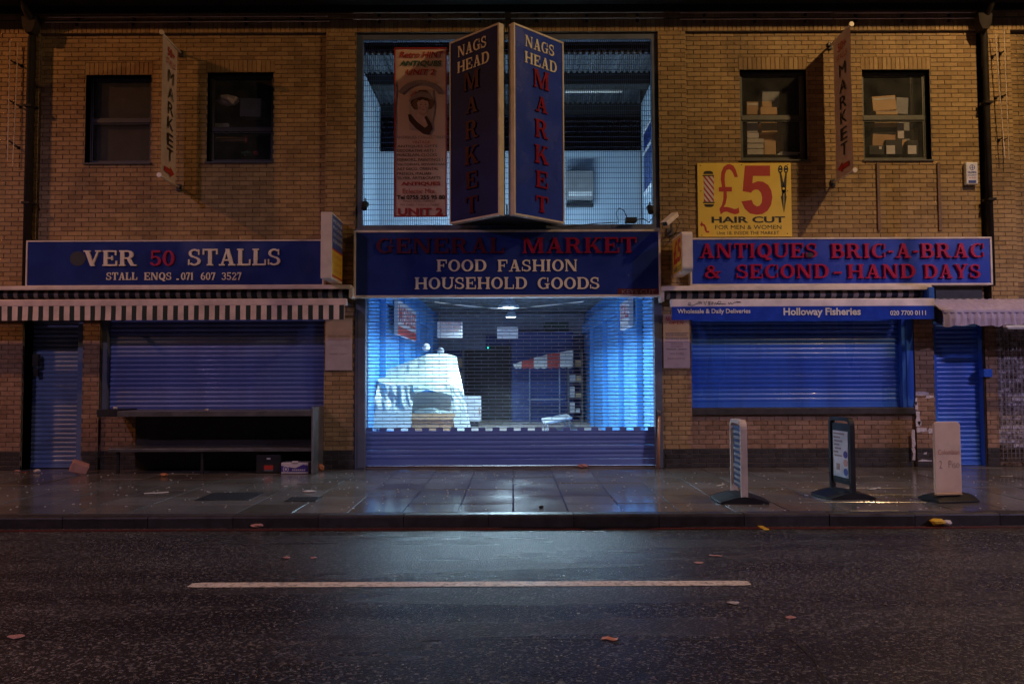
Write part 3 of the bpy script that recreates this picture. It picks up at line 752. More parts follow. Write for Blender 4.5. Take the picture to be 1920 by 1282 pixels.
# downpipes
def pipe(pts, r, label, hopper, pb):
    t = thing('downpipe', pts[-1], label, 'drainpipe')
    part('pipe', MB().tube(pts, r, 12), m_pipe, t, smooth=True)
    hx, hy, hz = hopper
    part('hopper', MB().prism([(hx-.12,hz+.20),(hx+.12,hz+.20),(hx+.10,hz),(hx+.05,hz-.10),(hx-.05,hz-.10),(hx-.10,hz)], hy-.10, hy+.08), m_pipe, t, bevel=.006)
    for zb in pb: part('bracket', MB().box(pts[-1][0]-.09, pts[-1][0]+.09, -.03, .0, zb-.02, zb+.02).box(pts[-1][0]-.065, pts[-1][0]+.065, -.16, -.03, zb-.018, zb+.018), m_pipe, t)
xa = Xp(60, 300)
pipe([(xa+.03,-.45,gz-.02), (xa+.03,-.3,ZT-.05), (xa+.03,-.10,ZT-.2), (xa,-.08,ZT-.45), (xa,-.08,Zp(540))], .062, 'black downpipe running down the brick pilaster left of the blue stalls sign', (xa+.02,-.12,ZT-.28), (Zp(200), Zp(380)))
xb = Xp(1848, 300)
pipe([(xb-.02,-.45,gz-.02), (xb-.02,-.3,ZT-.05), (xb-.02,-.10,ZT-.2), (xb,-.08,ZT-.45), (xb,-.08,Zp(540))], .046, 'black downpipe on the wall right of the alarm box', (xb-.06,-.12,ZT-.28), (Zp(200), Zp(380)))

# flaked white paint left on the pier and plinth
random.seed(17); fk = []
def flake(a, b, c, d):
    x0, x1, z0, z1 = rect(a, b, c, d, -.004); n = max(4, int(2*((x1-x0)+(z1-z0))/.05)); P = []
    for k in range(n):
        u = k/n*4; e = (u if u < 1 else 1 if u < 2 else 3-u if u < 3 else 0, 0 if u < 1 else u-1 if u < 2 else 1 if u < 3 else 4-u)
        P.append((x0+(x1-x0)*e[0]+random.uniform(-.012,.012), z0+(z1-z0)*e[1]+random.uniform(-.012,.012)))
    fk.append(P)
for q_ in ((1716,745,1721,768), (1717,735,1741,741), (1736,741,1751,747), (1718,771,1725,800), (1718,801,1738,810), (1741,802,1752,812), (1709,806,1716,838), (1711,838,1716,862), (1722,790,1728,797), (1749,812,1753,832), (1732,848,1738,851), (1716,752,1719,760), (1722,862,1748,864)): flake(*q_)
m_flake = mat('flaked_white_paint', (.45,.40,.42), (.72,.66,.68), 30, .6)
for P in fk: part('paint_flake', MB().prism(P, -.0035, -.001), m_flake, B_)
# ================================================================== SIGNS
def board(px, Y, dep, label, face, fw=.035, cat='sign', name='shop_sign'):
    x0, x1, z0, z1 = rect(*px, Y)
    t = thing(name, ((x0+x1)/2, Y+dep, z0), label, cat)
    part('panel', MB().box(x0+fw, x1-fw, Y+.012, Y+dep, z0+fw, z1-fw), face, t)
    f = MB().box(x0, x1, Y, Y+dep, z0, z0+fw).box(x0, x1, Y, Y+dep, z1-fw, z1).box(x0, x0+fw, Y, Y+dep, z0+fw, z1-fw).box(x1-fw, x1, Y, Y+dep, z0+fw, z1-fw)
    part('frame', f, m_pale, t, bevel=.004)
    return t
sA = board((48,450,607,537), -.16, .15, 'long dark blue sign reading VER 50 STALLS over the striped awning, first letter missing', m_sblue, .024)
Yt = -.148
pxw('VER', 158,470,257,499, Yt, m_cream, sA, depth=.03)
pxw('50', 283,470,328,499, Yt, m_redR, sA, depth=.035)
pxw('STALLS', 354,467,527,498, Yt, m_cream, sA, depth=.03)
for wd, a, b in (('STALL',200,258), ('ENQS',271,322), ('.',330,337), ('071',340,363), ('607',377,404), ('3527',416,453)):
    pxw(wd, a,511,b,525, Yt, m_cream, sA, depth=.015)
cx_, cz_ = at(146, 485, Yt); hole = MB(); hole.prism(ell(cx_, cz_, .13, .12), -.152, -.149)
part('scorched_patch', hole, m_dark, sA)
sB = board((663,431,1239,557), -.20, .18, 'large central dark blue sign reading GENERAL MARKET FOOD FASHION HOUSEHOLD GOODS above the entrance', m_sblue, .035)
Yt = -.188
pxw('GENERAL', 706,447,946,475, Yt, m_redD, sB, depth=.03)
pxw('MARKET', 980,446,1193,475, Yt, m_red, sB, depth=.04)
for wd, a, b, c, d in (('FOOD',819,487,912,509), ('FASHION',933,487,1083,509), ('HOUSEHOLD',778,520,988,542), ('GOODS',1008,520,1124,542)):
    pxw(wd, a,b,c,d, Yt, m_cream, sB, depth=.02)
x0, x1, z0, z1 = rect(1158,541,1233,553, Yt); part('key_cutting_plate', MB().box(x0, x1, Yt-.006, Yt, z0, z1), mat('dark_red_plate', (.10,.015,.015), rough=.4), sB)
pxw('KEYS', 1168,543,1196,551, Yt-.006, m_pale, sB, depth=.002, joined=True, name='lettering') if False else pxs('KEYS CUT', 1166,543,1228,551, Yt-.006, m_grink, sB)
sC = board((1294,445,1861,535), -.16, .15, 'long bright blue sign with raised crimson letters reading ANTIQUES BRIC-A-BRAC & SECOND-HAND DAYS', m_sblueR, .03)
Yt = -.148
for wd, a, b, c, d in (('ANTIQUES',1311,457,1531,484), ('BRIC-A-BRAC',1557,457,1843,484), ('&',1320,498,1351,522), ('SECOND',1380,496,1552,522), ('-',1560,497,1578,523), ('HAND',1588,496,1714,522), ('DAYS',1731,496,1836,522)):
    pxw(wd, a,b,c,d, Yt, m_redR, sC, depth=.045, gap=.13)
cx_, cz_ = at(1519, 478, Yt-.05); hl = MB().prism(ell(cx_, cz_, .055, .04), -.197, -.194); part('broken_hole', hl, m_dark, sC)

# ---- V shaped pair of tall signs
xo0, _ = at(842.5, 250, -.18); xi0, _ = at(936, 250, -.92); xi1, _ = at(964, 250, -.92); xo1, _ = at(1058, 250, -.18)
zt_ = at(949, 42, -.92)[1]; zb_ = at(949, 402.5, -.92)[1]
def tall(xo, xi, yo, yi, label, letters, lm):
    # local frame: origin at outer-left end as seen, local x runs left->right along the face
    a, b = ((xo, yo), (xi, yi)) if xo < xi else ((xi, yi), (xo, yo))
    L_ = math.hypot(b[0]-a[0], b[1]-a[1]); ang = math.atan2(b[1]-a[1], b[0]-a[0])
    M = Matrix.Translation(V((a[0], a[1], zb_))) @ Matrix.Rotation(ang, 4, 'Z')
    t = thing('projecting_market_sign', (0,0,0), label, 'sign', 'pair of tall blue signs forming a V over the entrance', M=M)
    H = zt_-zb_; f = .03
    part('panel', MB().box(f, L_-f, .012, .10, f, H-f), m_sblueR if letters else mat('shade_darkened_navy_enamel', (.010,.018,.12), (.014,.025,.16), 3, .55, spec=.15, dirt=.3, dscale=2.5, dcol=(.006,.006,.02)), t, local=True)  # left panel: weak light painted in as a darker enamel colour
    part('frame', MB().box(0,L_,0,.11,0,f).box(0,L_,0,.11,H-f,H).box(0,f,0,.11,f,H-f).box(L_-f,L_,0,.11,f,H-f), m_pale, t, local=True, bevel=.003)
    part('back_board', MB().box(0, L_, .11, .13, 0, H), m_frame, t, local=True)
    Mf = M @ Matrix.Translation(V((0, .010, 0)))
    s = 1 if not letters else 0
    u0, u1 = (.18, .79) if s else (.22, .83)
    word('NAGS', u0*L_, (u1-.03)*L_, H*.898, H*.958, Mf, m_cream, t, depth=.012)
    word('HEAD', (u0-.01)*L_, (u1+.02)*L_, H*.812, H*.872, Mf, m_cream, t, depth=.012)
    c = .53*L_ if not s else .47*L_
    for ch, za, zc, wd in (('M',.697,.794,.31), ('A',.571,.654,.24), ('R',.433,.530,.26), ('K',.296,.393,.28), ('E',.167,.256,.24), ('T',.037,.123,.24)):
        word(ch, c-wd*L_/2, c+wd*L_/2, H*za, H*zc, Mf, lm, t, depth=.025)
    return t
tall(xo0, xi0, -.18, -.92, 'left panel of the V shaped blue sign, its enamel and red MARKET letters coloured dark for shade', 0, mat('shade_darkened_crimson_letter', (.05,.004,.012), (.085,.006,.018), 9, .2))  # shade on the left letters is put into their darker red
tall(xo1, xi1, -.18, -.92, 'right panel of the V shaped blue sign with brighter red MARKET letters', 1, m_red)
t = thing('sign_mounting_frame', (0, -.1, zb_), 'grey blue steel frame holding the two tall V shaped signs to the wall', 'sign bracket')
part('spine', MB().box(-.145, -.105, -.80, .04, zb_+.02, zt_-.05), m_frame, t); part('spine', MB().box(-.03, .0, -.78, .04, zb_+.02, zt_-.05), m_pipe, t)
part('base_plate', MB().prism([(0,0),(1,0),(1,1)], 0, .001) if False else MB().add([(xo0+.12,-.08,zb_-.0),(xi0,-.80,zb_),(xi1,-.80,zb_),(xo1-.12,-.08,zb_),(xo0+.12,-.08,zb_+.02),(xi0,-.80,zb_+.02),(xi1,-.80,zb_+.02),(xo1-.12,-.08,zb_+.02)], [(3,2,1,0),(4,5,6,7),(0,1,5,4),(1,2,6,5),(2,3,7,6),(3,0,4,7)]), m_dark, t)

# ---- long paper poster on the mesh
x0, x1, z0, z1 = rect(739,90,838,407, -.02)
po = thing('long_poster', ((x0+x1)/2, -.02, z0), 'tall pink poster with red border advertising antiques in unit 2, tied to the upper mesh', 'poster')
mb = MB(); N = 24; vs = []; 
for i in range(N+1):
    for j in range(9):
        u, v_ = j/8, i/N; wv = .008*noise.noise(V((u*3, v_*9, 1)))
        vs.append((x0+(x1-x0)*u+.01*noise.noise(V((0,v_*5,3))), -.02+wv, z0+(z1-z0)*v_))
mb.add(vs, [(i*9+j, i*9+j+1, (i+1)*9+j+1, (i+1)*9+j) for i in range(N) for j in range(8)]); part('sheet', mb, m_poster, po, smooth=True)
bd = MB(); e = .022; bd.box(x0, x1, -.034, -.030, z0, z0+e).box(x0, x1, -.034, -.030, z1-e, z1).box(x0, x0+e, -.034, -.030, z0+e, z1-e).box(x1-e, x1, -.034, -.030, z0+e, z1-e)
part('red_border', bd, m_rink, po)
Yq = -.031
pxs('Retro HINT', 749,97,832,109, Yq, m_rink, po, bold=.02, shear=.2)
pxs('ANTIQUES', 749,114,828,126, Yq, m_gink, po, bold=.03, shear=.2)
pxs('UNIT 2', 762,130,815,141, Yq, m_rink, po, bold=.03, shear=.2)
ax, az = at(789, 195, Yq); k = 1/115.
flat([arc(0,0,.62,.36+.04,.07,.07,42,138,14) and [(ax+p[0], az+p[1]-.02) for p in arc(0,0,.44,.42,.085,.085,32,148,14)]], PM(Yq), mat('grey_print', (.30,.24,.24), rough=.4), po, name='ribbon')
pxs('OPEN 7 DAYS A WEEK', 757,151,822,156, Yq-.003, m_poster, po)
# plain generic portrait print
hx, hz = at(790, 193, Yq)
PMq = PM(Yq); m_wash = mat('printed_sepia_wash', (.52,.40,.34), (.62,.48,.40), 9, .3); m_lip = mat('printed_rose', (.48,.16,.13), rough=.3); m_hair2 = mat('printed_hair_light', (.20,.11,.07), rough=.3); m_skin2 = mat('printed_skin_shade', (.56,.36,.29), rough=.3)
flat([[(hx-.21,hz+.20),(hx+.19,hz+.22),(hx+.22,hz-.10),(hx+.16,hz-.48),(hx-.20,hz-.44)]], PMq, m_wash, po, depth=.0006)
random.seed(4)
for k, (mm, dd) in enumerate(((m_hair, .0012), (m_hair2, .0016))):
    for sgn in (-1, 1):
        for j in range(9):
            a_ = R_(95+j*13) if sgn < 0 else R_(80-j*12); rx = .13+.02*sin(j*1.3)
            flat([ell(hx+.02+rx*cos(a_)+.01*k, hz-.02+.17*sin(a_)-.01*k, .055-.014*k, .042-.012*k, 9)], PMq, mm, po, depth=dd+.0001*(j+9*(sgn > 0)), name='hair_curl')
flat([[(hx-.06,hz-.14),(hx+.09,hz-.16),(hx+.10,hz-.24),(hx+.17,hz-.36),(hx+.12,hz-.48),(hx+.02,hz-.46),(hx-.14,hz-.30),(hx-.19,hz-.22),(hx-.07,hz-.20)]], PMq, m_skin, po, depth=.0042)
flat([[(hx-.05,hz-.15),(hx+.09,hz-.17),(hx+.05,hz-.22),(hx-.03,hz-.20)]], PMq, m_skin2, po, depth=.0046)
flat([[(hx-.22,hz-.20),(hx-.18,hz-.19),(hx-.06,hz-.33),(hx+.06,hz-.42),(hx+.11,hz-.38),(hx+.05,hz-.24),(hx+.09,hz-.22),(hx+.16,hz-.34),(hx+.19,hz-.44),(hx+.13,hz-.53),(hx+.03,hz-.52),(hx-.10,hz-.42),(hx-.20,hz-.30)]], PMq, m_hair, po, depth=.0050)
flat([ell(hx+.03, hz-.05, .092, .13, 20)], PMq, m_skin, po, depth=.0054)
flat([ell(hx-.025, hz-.085, .03, .03, 10)], PMq, m_skin2, po, depth=.0057, name='cheek'); flat([ell(hx+.09, hz-.085, .022, .03, 10)], PMq, m_skin2, po, depth=.0057, name='cheek')
flat([[(hx-.07,hz+.06),(hx-.03,hz+.03),(hx+.02,hz+.055),(hx+.07,hz+.03),(hx+.13,hz+.03),(hx+.09,hz+.09),(hx+.0,hz+.11)]], PMq, m_hair, po, depth=.006, name='fringe')
for ex in (-.005, .07):
    flat([ell(hx+ex, hz-.030, .016, .0065, 8)], PMq, m_hair, po, depth=.006, name='eye'); flat([[(hx+ex-.022,hz-.006),(hx+ex,hz+.002),(hx+ex+.022,hz-.006),(hx+ex,hz-.002)]], PMq, m_hair2, po, depth=.006, name='brow')
flat([[(hx+.036,hz-.035),(hx+.045,hz-.078),(hx+.028,hz-.080)]], PMq, m_skin2, po, depth=.006, name='nose'); flat([ell(hx+.035, hz-.118, .022, .008, 10)], PMq, m_lip, po, depth=.006, name='mouth')
flat([[(hx-.21,hz+.02),(hx-.15,hz+.13),(hx+.0,hz+.19),(hx+.13,hz+.16),(hx+.19,hz+.05),(hx+.12,hz+.07),(hx,hz+.10),(hx-.12,hz+.06)]], PMq, m_hat, po, depth=.0066, name='hat_brim')
flat([[(hx-.07,hz+.16),(hx-.04,hz+.21),(hx+.08,hz+.215),(hx+.12,hz+.165),(hx+.02,hz+.185)]], PMq, m_hair2, po, depth=.0062, name='hat_crown')
for fx_, fz_ in ((-.13,.15), (-.16,.12), (-.10,.175)): flat([ell(hx+fx_, hz+fz_, .022, .02, 7)], PMq, m_lip, po, depth=.007, name='hat_flower')
rows = [('ANTIQUES COLLECTIBLES', 743,255,836,261,m_grink), ('VINTAGE', 773,264,806,269,m_rink), ('ANTIQUES GIFTS', 745,272,820,277,m_ink), ('DECORATIVE ARTS !', 745,280,817,285,m_ink),
 ('PORCELAIN, CLOCKS', 745,288,819,294,m_ink), ('MIRRORS, PAINTINGS !', 745,297,830,303,m_ink), ('VICTORIAN, EDWARDIAN', 745,306,836,311,m_ink), ('ART DECO, ORIENTAL', 745,314,822,320,m_ink),
 ('FRENCH, ITALIAN', 745,323,808,329,m_ink), ('SILVER, ARTS&CRAFTS', 745,331,826,337,m_ink), ('ANTIQUES', 752,341,826,349,m_rink), ('Eclectic Mix', 755,354,815,363,m_rink),
 ('Tel 0755 255 95 80', 744,366,834,374,m_ink), ('NAGS HEAD MARKET', 756,375,816,379,m_grink), ('WE OPEN 7 DAYS A WEEK!', 750,382,824,386,m_grink), ('UNIT 2', 746,390,830,404,m_rink)]
for tx, a, b, c, d, mm in rows: pxs(tx, a,b,c,d, Yq, mm, po, bold=.03 if d-b > 7 and 'M' not in tx else .0)
for (a, b) in ((741,92), (837,92), (738,258), (838,258), (741,405), (837,405)):
    xx, zz = at(a, b, -.03); part('cable_tie', MB().tube([(xx,-.04,zz),(xx+.01,.04,zz+.02)], .005, 6), m_dark, po)

# ---- £5 hair cut board
x0, x1, z0, z1 = rect(1309,305,1485,443.5, 0); Yh = YI-.03
hc = thing('haircut_board', ((x0+x1)/2, Yh, z0), 'yellow board reading £5 HAIR CUT with barber pole and scissors, under the left right-hand window', 'sign')
hc['label'] = 'yellow £5 HAIR CUT board with barber pole and scissors print'
part('panel', MB().box(x0, x1, Yh, YI+.004, z0, z1), m_yellow, hc, bevel=.003)
MH = PM(Yh)
def P_(a, b): return at(a, b, Yh)
def poly(pts): return [P_(1300+x/8.27, 295+y/8.27) for x, y in pts]
five = [(800,130),(1190,130),(1190,290),(925,290),(915,405),(1000,372),(1080,380),(1160,430),(1210,520),(1225,620),(1205,740),(1150,830),(1070,880),(980,890),(880,870),(800,800),(745,685),(905,662),(930,725),(980,762),(1030,750),(1062,700),(1068,620),(1050,550),(1010,505),(960,500),(920,520),(895,550),(765,525)]
flat([poly(five)], MH, m_rink, hc, name='numeral')
pd1 = [(690,305),(640,310),(620,250),(590,205),(555,183),(515,200),(490,260),(485,340),(495,460),(597,462),(597,532),(515,532),(520,620),(500,720),(470,772),(520,768),(580,785),(640,803),(680,795),(702,778),(715,855),(690,875),(640,885),(580,865),(520,842),(470,850),(425,885),(405,800),(445,740),(465,650),(468,532),(397,532),(397,462),(445,462),(425,340),(435,230),(470,150),(520,113),(565,105),(620,130),(660,200)]
flat([poly(pd1)], MH, m_rink, hc, name='pound_sign')
pxs('HAIR CUT', 1334,406,1472,418, Yh, m_ink, hc, bold=.03); pxs('FOR MEN & WOMEN', 1341,422,1465,430, Yh, m_ink, hc); pxs('Unit 18, INSIDE THE MARKET', 1344,433.5,1461,441, Yh, m_ink, hc)
bp = part('barber_pole', MB().prism(poly([(158,295),(318,295),(318,690),(165,690)]), Yh-.002, Yh), stripes('barber_stripes', (.6,.55,.52), (.4,.03,.05), .075, .0, .45, 0, slope=.75), hc)
flat([poly([(143,275),(320,275),(320,293),(143,293)]), poly([(155,262),(165,225),(200,213),(265,213),(300,228),(308,262)]), poly([(150,693),(328,693),(328,712),(150,712)]), poly([(165,728),(320,728),(310,758),(280,772),(205,772),(175,758)])], MH, m_ink, hc)
sc_ = [ell(1348,188,36,62), ell(1436,188,36,62)]
flat([poly(p) for p in sc_]+[poly([(1338,245),(1362,235),(1425,520),(1405,560),(1370,540)]), poly([(1450,245),(1428,235),(1375,520),(1400,560),(1438,540)]), poly([(1372,545),(1398,555),(1402,860),(1355,600),(1372,600)]), poly([(1436,545),(1410,555),(1408,860),(1448,600),(1436,600)])], MH, m_ink, hc)
flat([poly(ell(1399,488,17,20)), poly(ell(1348,160,12,8)), poly(ell(1436,160,12,8)), poly(ell(1348,212,18,8)), poly(ell(1436,212,18,8))], PM(Yh-.003), m_yellow, hc)
flat([poly([(105,1045),(130,995),(140,1025),(180,1045),(205,1100),(210,1140),(247,1143),(247,1170),(200,1168),(178,1130),(168,1075),(140,1055),(130,1080)])], MH, m_rink, hc, name='arrow')
for a, b in ((111,128), (748,118), (1463,118), (118,523), (1460,523), (130,1210), (1458,1182)):
    cx_, cz_ = P_(1300+a/8.27, 295+b/8.27); flat([ell(cx_, cz_, .009, .009, 8)], MH, mat('screw', (.12,.06,.03), rough=.4) if a == 111 else bpy.data.materials['screw'], hc, depth=.004, name='screw')

# ---- projecting light boxes
def rbox(mb, x0, x1, y0, y1, z0, z1, r, n=5):      # rounded in the yz plane (corners away from the wall)
    P = [(y1, z0), (y1, z1)]
    for k in range(n+1): a = R_(90+90*k/n); P.append((y0+r+r*cos(a), z1-r+r*sin(a)))
    for k in range(n+1): a = R_(180+90*k/n); P.append((y0+r+r*cos(a), z0+r+r*sin(a)))
    m = len(P); mb.add([(x0, y, z) for y, z in P]+[(x1, y, z) for y, z in P], [tuple(range(m)), tuple(range(2*m-1, m-1, -1))]+[(i, (i+1) % m, (i+1) % m+m, i+m) for i in range(m)])
    return mb
def side_M(X, sgn):     # text plane on a face looking to +x (sgn 1) or -x; local x runs as read
    return Matrix.Translation(V((X, 0, 0))) @ Matrix.Rotation(R_(90*sgn), 4, 'Z')
xw0 = at(601,460,-.86)[0]; xw1 = at(622,460,-.86)[0]; zb0 = at(622,522,-.86)[1]; zb1 = at(622,397,-.86)[1]
lb = thing('projecting_light_box', (xw0, 0, zb0), 'slim white light box with blue and yellow side, projecting left of the central sign', 'light box')
part('casing', MB().box(xw0, xw1, -.86, -.08, zb0, zb1), m_pale, lb, bevel=.01)
Hb = zb1-zb0
part('blue_print', MB().box(xw1, xw1+.003, -.83, -.10, zb0+.46*Hb, zb1-.03), m_bink, lb); part('yellow_print', MB().box(xw1, xw1+.003, -.83, -.10, zb0+.03, zb0+.44*Hb), m_yell2, lb)
part('red_band', MB().box(xw1, xw1+.004, -.83, -.10, zb0+.44*Hb, zb0+.47*Hb), m_rink, lb); part('red_band', MB().box(xw1, xw1+.004, -.83, -.10, zb0+.04, zb0+.07), m_rink, lb)
MS = side_M(xw1+.003, 1)
for i, (tx, mm) in enumerate((('MOBILE', m_white), ('PHONES', m_white), ('UNLOCKING', m_white), ('REPAIRS', m_white))): 
    z = zb0+Hb*(.86-.10*i); sans(tx, -.78, -.14, z, z+.055, MS, mm, lb, depth=.002)
for i, tx in enumerate(('OPEN', '7 DAYS', 'INSIDE')):
    z = zb0+Hb*(.34-.11*i); sans(tx, -.72, -.20, z, z+.05, MS, m_orange, lb, depth=.002)
part('bracket', MB().box(xw0+.05, xw0+.10, -.08, .0, zb0-.1, zb0+.2).box(xw0+.05, xw0+.10, -.08, .0, zb1-.25, zb1-.1), m_steelt, lb)

xq0 = at(1280,475,-.88)[0]; xq1 = at(1299,475,-.88)[0]; zq0 = at(1280,508,-.88)[1]; zq1 = at(1280,433,-.88)[1]
qb = thing('projecting_light_box', (xq1, 0, zq0), 'rounded white light box with a worn yellow £5 side, beside the bright blue sign', 'light box')
part('casing', rbox(MB(), xq0, xq1, -.88, -.12, zq0, zq1, .07), m_pale, qb); Hq = zq1-zq0
part('yellow_print', MB().box(xq0-.003, xq0, -.82, -.14, zq0+.03, zq1-.03), m_yell2, qb)
MS = side_M(xq0-.003, -1)
sans('£5', .22, .78, zq0+.28*Hq, zq1-.12*Hq, MS, m_rink, qb, bold=.03); sans('HAIR CUT', .22, .76, zq0+.08*Hq, zq0+.2*Hq, MS, m_gink, qb, bold=.02)
part('bracket', MB().box(xq0+.06, xq0+.11, -.12, .0, zq0+.1, zq1-.1).tube([(xq0+.08,-.5,zq1),(xq0+.08,-.5,zq1+.05),(xq0+.08,0,zq1+.12)], .01, 6), m_steelt, qb)

# ---- fabric flags on poles
def flag(top, bot, far_x, label, side, yo=-.72):
    # hanging plane roughly perpendicular to the wall; far edge at wall, near edge at yo
    xn = at(top[0], (top[1]+bot[1])/2, yo)[0]; zt1 = at(top[0], top[1], yo)[1]; zb1_ = at(bot[0], bot[1], yo)[1]
    xf = at(far_x, 200, -.10)[0]
    t = thing('hanging_market_flag', (xf, 0, zb1_), label, 'flag', 'pair of pink MARKET flags hung at right angles to the wall')
    ang = math.atan2(-.62, xn-xf)
    mb = MB(); N, J = 26, 7; vs = []
    for i in range(N+1):
        for j in range(J+1):
            u, v_ = j/J, i/N; y = -.10+(yo+.10)*u; x = xf+(xn-xf)*u+.012*noise.noise(V((u*2, v_*5, side*3)))
            vs.append((x, y, zb1_+.03+(zt1-zb1_-.06)*v_-.02*u*0))
    f1 = [(i*(J+1)+j, i*(J+1)+j+1, (i+1)*(J+1)+j+1, (i+1)*(J+1)+j) for i in range(N) for j in range(J)]
    mb.add(vs, f1); part('fabric', mb, m_banner, t, smooth=True)
    for z in (zt1-.02, zb1_+.02):
        a = part('pole', MB().tube([(xf, .05, z), (xf+(xn-xf)*1.06, yo-.04, z)], .016, 10), m_pale, t, smooth=True)
        dd = (V((xn, yo, 0))-V((xf, -.1, 0))).normalized(); e = V((xn, yo, z))+dd*.03
        part('end_cap', MB().tube([e, e+dd*.03], .038, 16), m_cream, t); part('wall_plate', MB().box(xf-.035, xf+.035, .02, .052, z-.06, z+.05), m_rubber, t)
    # print: local x from near edge to far edge for side=-1 (face looks to -x) etc.
    d = V((xn-xf, yo+.10, 0)); L_ = d.length; d.normalize()
    if side > 0: org, xa = V((xn, yo, 0)), -d       # face looks towards +x : reads near -> far
    else: org, xa = V((xf, -.10, 0)), d
    ya = V((0,0,1)).cross(xa)
    M = Matrix(((xa.x, ya.x, 0, org.x), (xa.y, ya.y, 0, org.y), (0, 0, 1, 0), (0, 0, 0, 1))) @ Matrix.Translation(V((0, -.014, 0)))
    H = zt1-zb1_
    for c, f in zip('MARKET', (.70,.585,.475,.37,.255,.15)):
        sans(c, L_*.36, L_*.74, zb1_+H*f, zb1_+H*(f+.085), M, m_ink, t, bold=.0)
    sans('50+', L_*.3, L_*.78, zb1_+H*.88, zb1_+H*.94, M, m_rink, t, bold=.02); sans('STALLS', L_*.22, L_*.82, zb1_+H*.82, zb1_+H*.86, M, m_rink, t)
    s = 1 if side > 0 else -1; c = L_*.5; za = zb1_+H*.075
    ar = [(-.20,.04),(.05,.04),(.05,.085),(.22,0),(.05,-.085),(.05,-.04),(-.20,-.04)]
    flat([[(c+s*x, za+z) for x, z in ar]], M, m_rink, t, name='arrow')
flag((303,61), (298,332), 331, 'pink MARKET flag between the two dark left-hand windows, red arrow at its foot', 1)
flag((1597,46), (1605,323), 1565, 'pink MARKET flag with white pole ends between the windows full of cartons', -1)

# ================================================================== AWNINGS
def slanted(px0, px1, z, Yq_): return at(px0, z, Yq_)[0], at(px1, z, Yq_)[0]
def tape(a, b, c, d, Y0_): return rect(a, b, c, d, Y0_)
m_aw1 = stripes('dark_green_pink_stripes', (.74,.60,.53), (.012,.03,.028), .163, .058, .46)
m_roll = stripes('rolled_fabric_stripes', (.26,.21,.18), (.008,.012,.012), .163, .05, .6)
YA = -.52
a0 = at(-300, 568, YA)[0]; a1 = at(646, 568, YA)[0]
aw = thing('striped_awning', ((a0+a1)/2, -.2, Zp(600)), 'retracted awning with dark green and white striped valance under the dark blue stalls sign', 'awning')
zbar1, zbar0 = at(300, 560.5, YA)[1], at(300, 573.5, YA)[1]; zv = at(300, 600, YA)[1]
part('hood', MB().box(a0, a1+.06, -.34, .0, Zp(542,300,-.2), Zp(537,300,-.2)).box(a0, a1+.06, -.36, -.34, Zp(543,300,-.34), Zp(537,300,-.34)), m_pale, aw, bevel=.004)
part('fabric_roll', MB().tube([(a0,-.20,Zp(552,300,-.2)),(a1,-.20,Zp(552,300,-.2))], .072, 14), m_roll, aw, smooth=True)
part('front_bar', MB().box(a0, a1+.03, YA, YA+.09, zbar0, zbar1), mat('pink_white_bar', (.72,.58,.53), rough=.4), aw, bevel=.012)
def valance(nm, x0, x1, z0, z1, Y, mt, parent, wav=.006, scal=0, pitch=.3):
    mb = MB(); N = int((x1-x0)/.04); vs = []
    for i in range(N+1):
        x = x0+(x1-x0)*i/N; s = abs(sin(pi*x/pitch))*scal
        for k in range(4):
            vs.append((x, Y-.004+wav*noise.noise(V((x*2.3, k*.4, 2)))*(k+.3), z1+(z0+s-z1)*k/3))
    mb.add(vs, [(i*4+k, i*4+k+1, (i+1)*4+k+1, (i+1)*4+k) for i in range(N) for k in range(3)]); return part(nm, mb, mt, parent, smooth=True)
valance('valance', a0, a1, zv, zbar0+.004, YA, m_aw1, aw)
for x in (a1-.02, a0+.4, (a0+a1)/2): part('folding_arm', MB().box(x-.03, x+.03, -.44, .0, zbar0+.02, zbar0+.06), m_steelt, aw)
part('end_bracket', MB().box(a1+.03, a1+.09, -.34, .0, Zp(560,640,-.2), Zp(541,640,-.2)), m_pale, aw, bevel=.004)
b0 = at(1258, 568, YA)[0]; b1 = at(1753, 568, YA)[0]
aw2 = thing('blue_awning', ((b0+b1)/2, -.2, Zp(600)), 'retracted awning with plain blue valance naming a fish shop, graffiti on its white front bar', 'awning')
ZB1, ZB0, ZV = at(1500, 560, YA)[1], at(1500, 574.5, YA)[1], at(1500, 599, YA)[1]
part('hood', MB().box(b0-.1, b1+.05, -.34, .0, Zp(543,1500,-.2), Zp(537,1500,-.2)).box(b0-.1, b1+.05, -.36, -.34, Zp(544,1500,-.34), Zp(537.5,1500,-.34)), m_pale, aw2, bevel=.004)
part('fabric_roll', MB().tube([(b0,-.20,Zp(552,1500,-.2)),(b1-.05,-.20,Zp(552,1500,-.2))], .068, 14), stripes('rolled_blue_stripes', (.34,.27,.24), (.012,.016,.03), .178, .05, .55), aw2, smooth=True)
fb = part('front_bar', MB().box(b0, b1, YA, YA+.09, ZB0, ZB1), mat('white_bar', (.74,.68,.70), rough=.35), aw2, bevel=.008)
valance('valance', b0+.01, b1-.02, ZV, ZB0+.003, YA, mat('blue_valance', (.012,.05,.44), rough=.8, spec=.12), aw2, wav=.001)
part('end_cap', MB().box(b1-.03, b1+.06, -.40, .0, Zp(566,1740,-.2), Zp(541,1740,-.2)), m_shR, aw2, bevel=.004)
part('end_bracket', MB().box(b0-.11, b0-.06, -.30, .0, Zp(566,1250,-.2), Zp(543,1250,-.2)), m_pale, aw2, bevel=.004)
Yv = YA-.013
pxs('Wholesale & Daily Deliveries', 1270,579,1407,590, Yv, m_white, aw2, bold=.018); pxs('Holloway Fisheries', 1469,577,1614,595, Yv, m_white, aw2, bold=.03); pxs('020 7700 0111', 1669,582,1736,591, Yv, m_white, aw2, bold=.018)
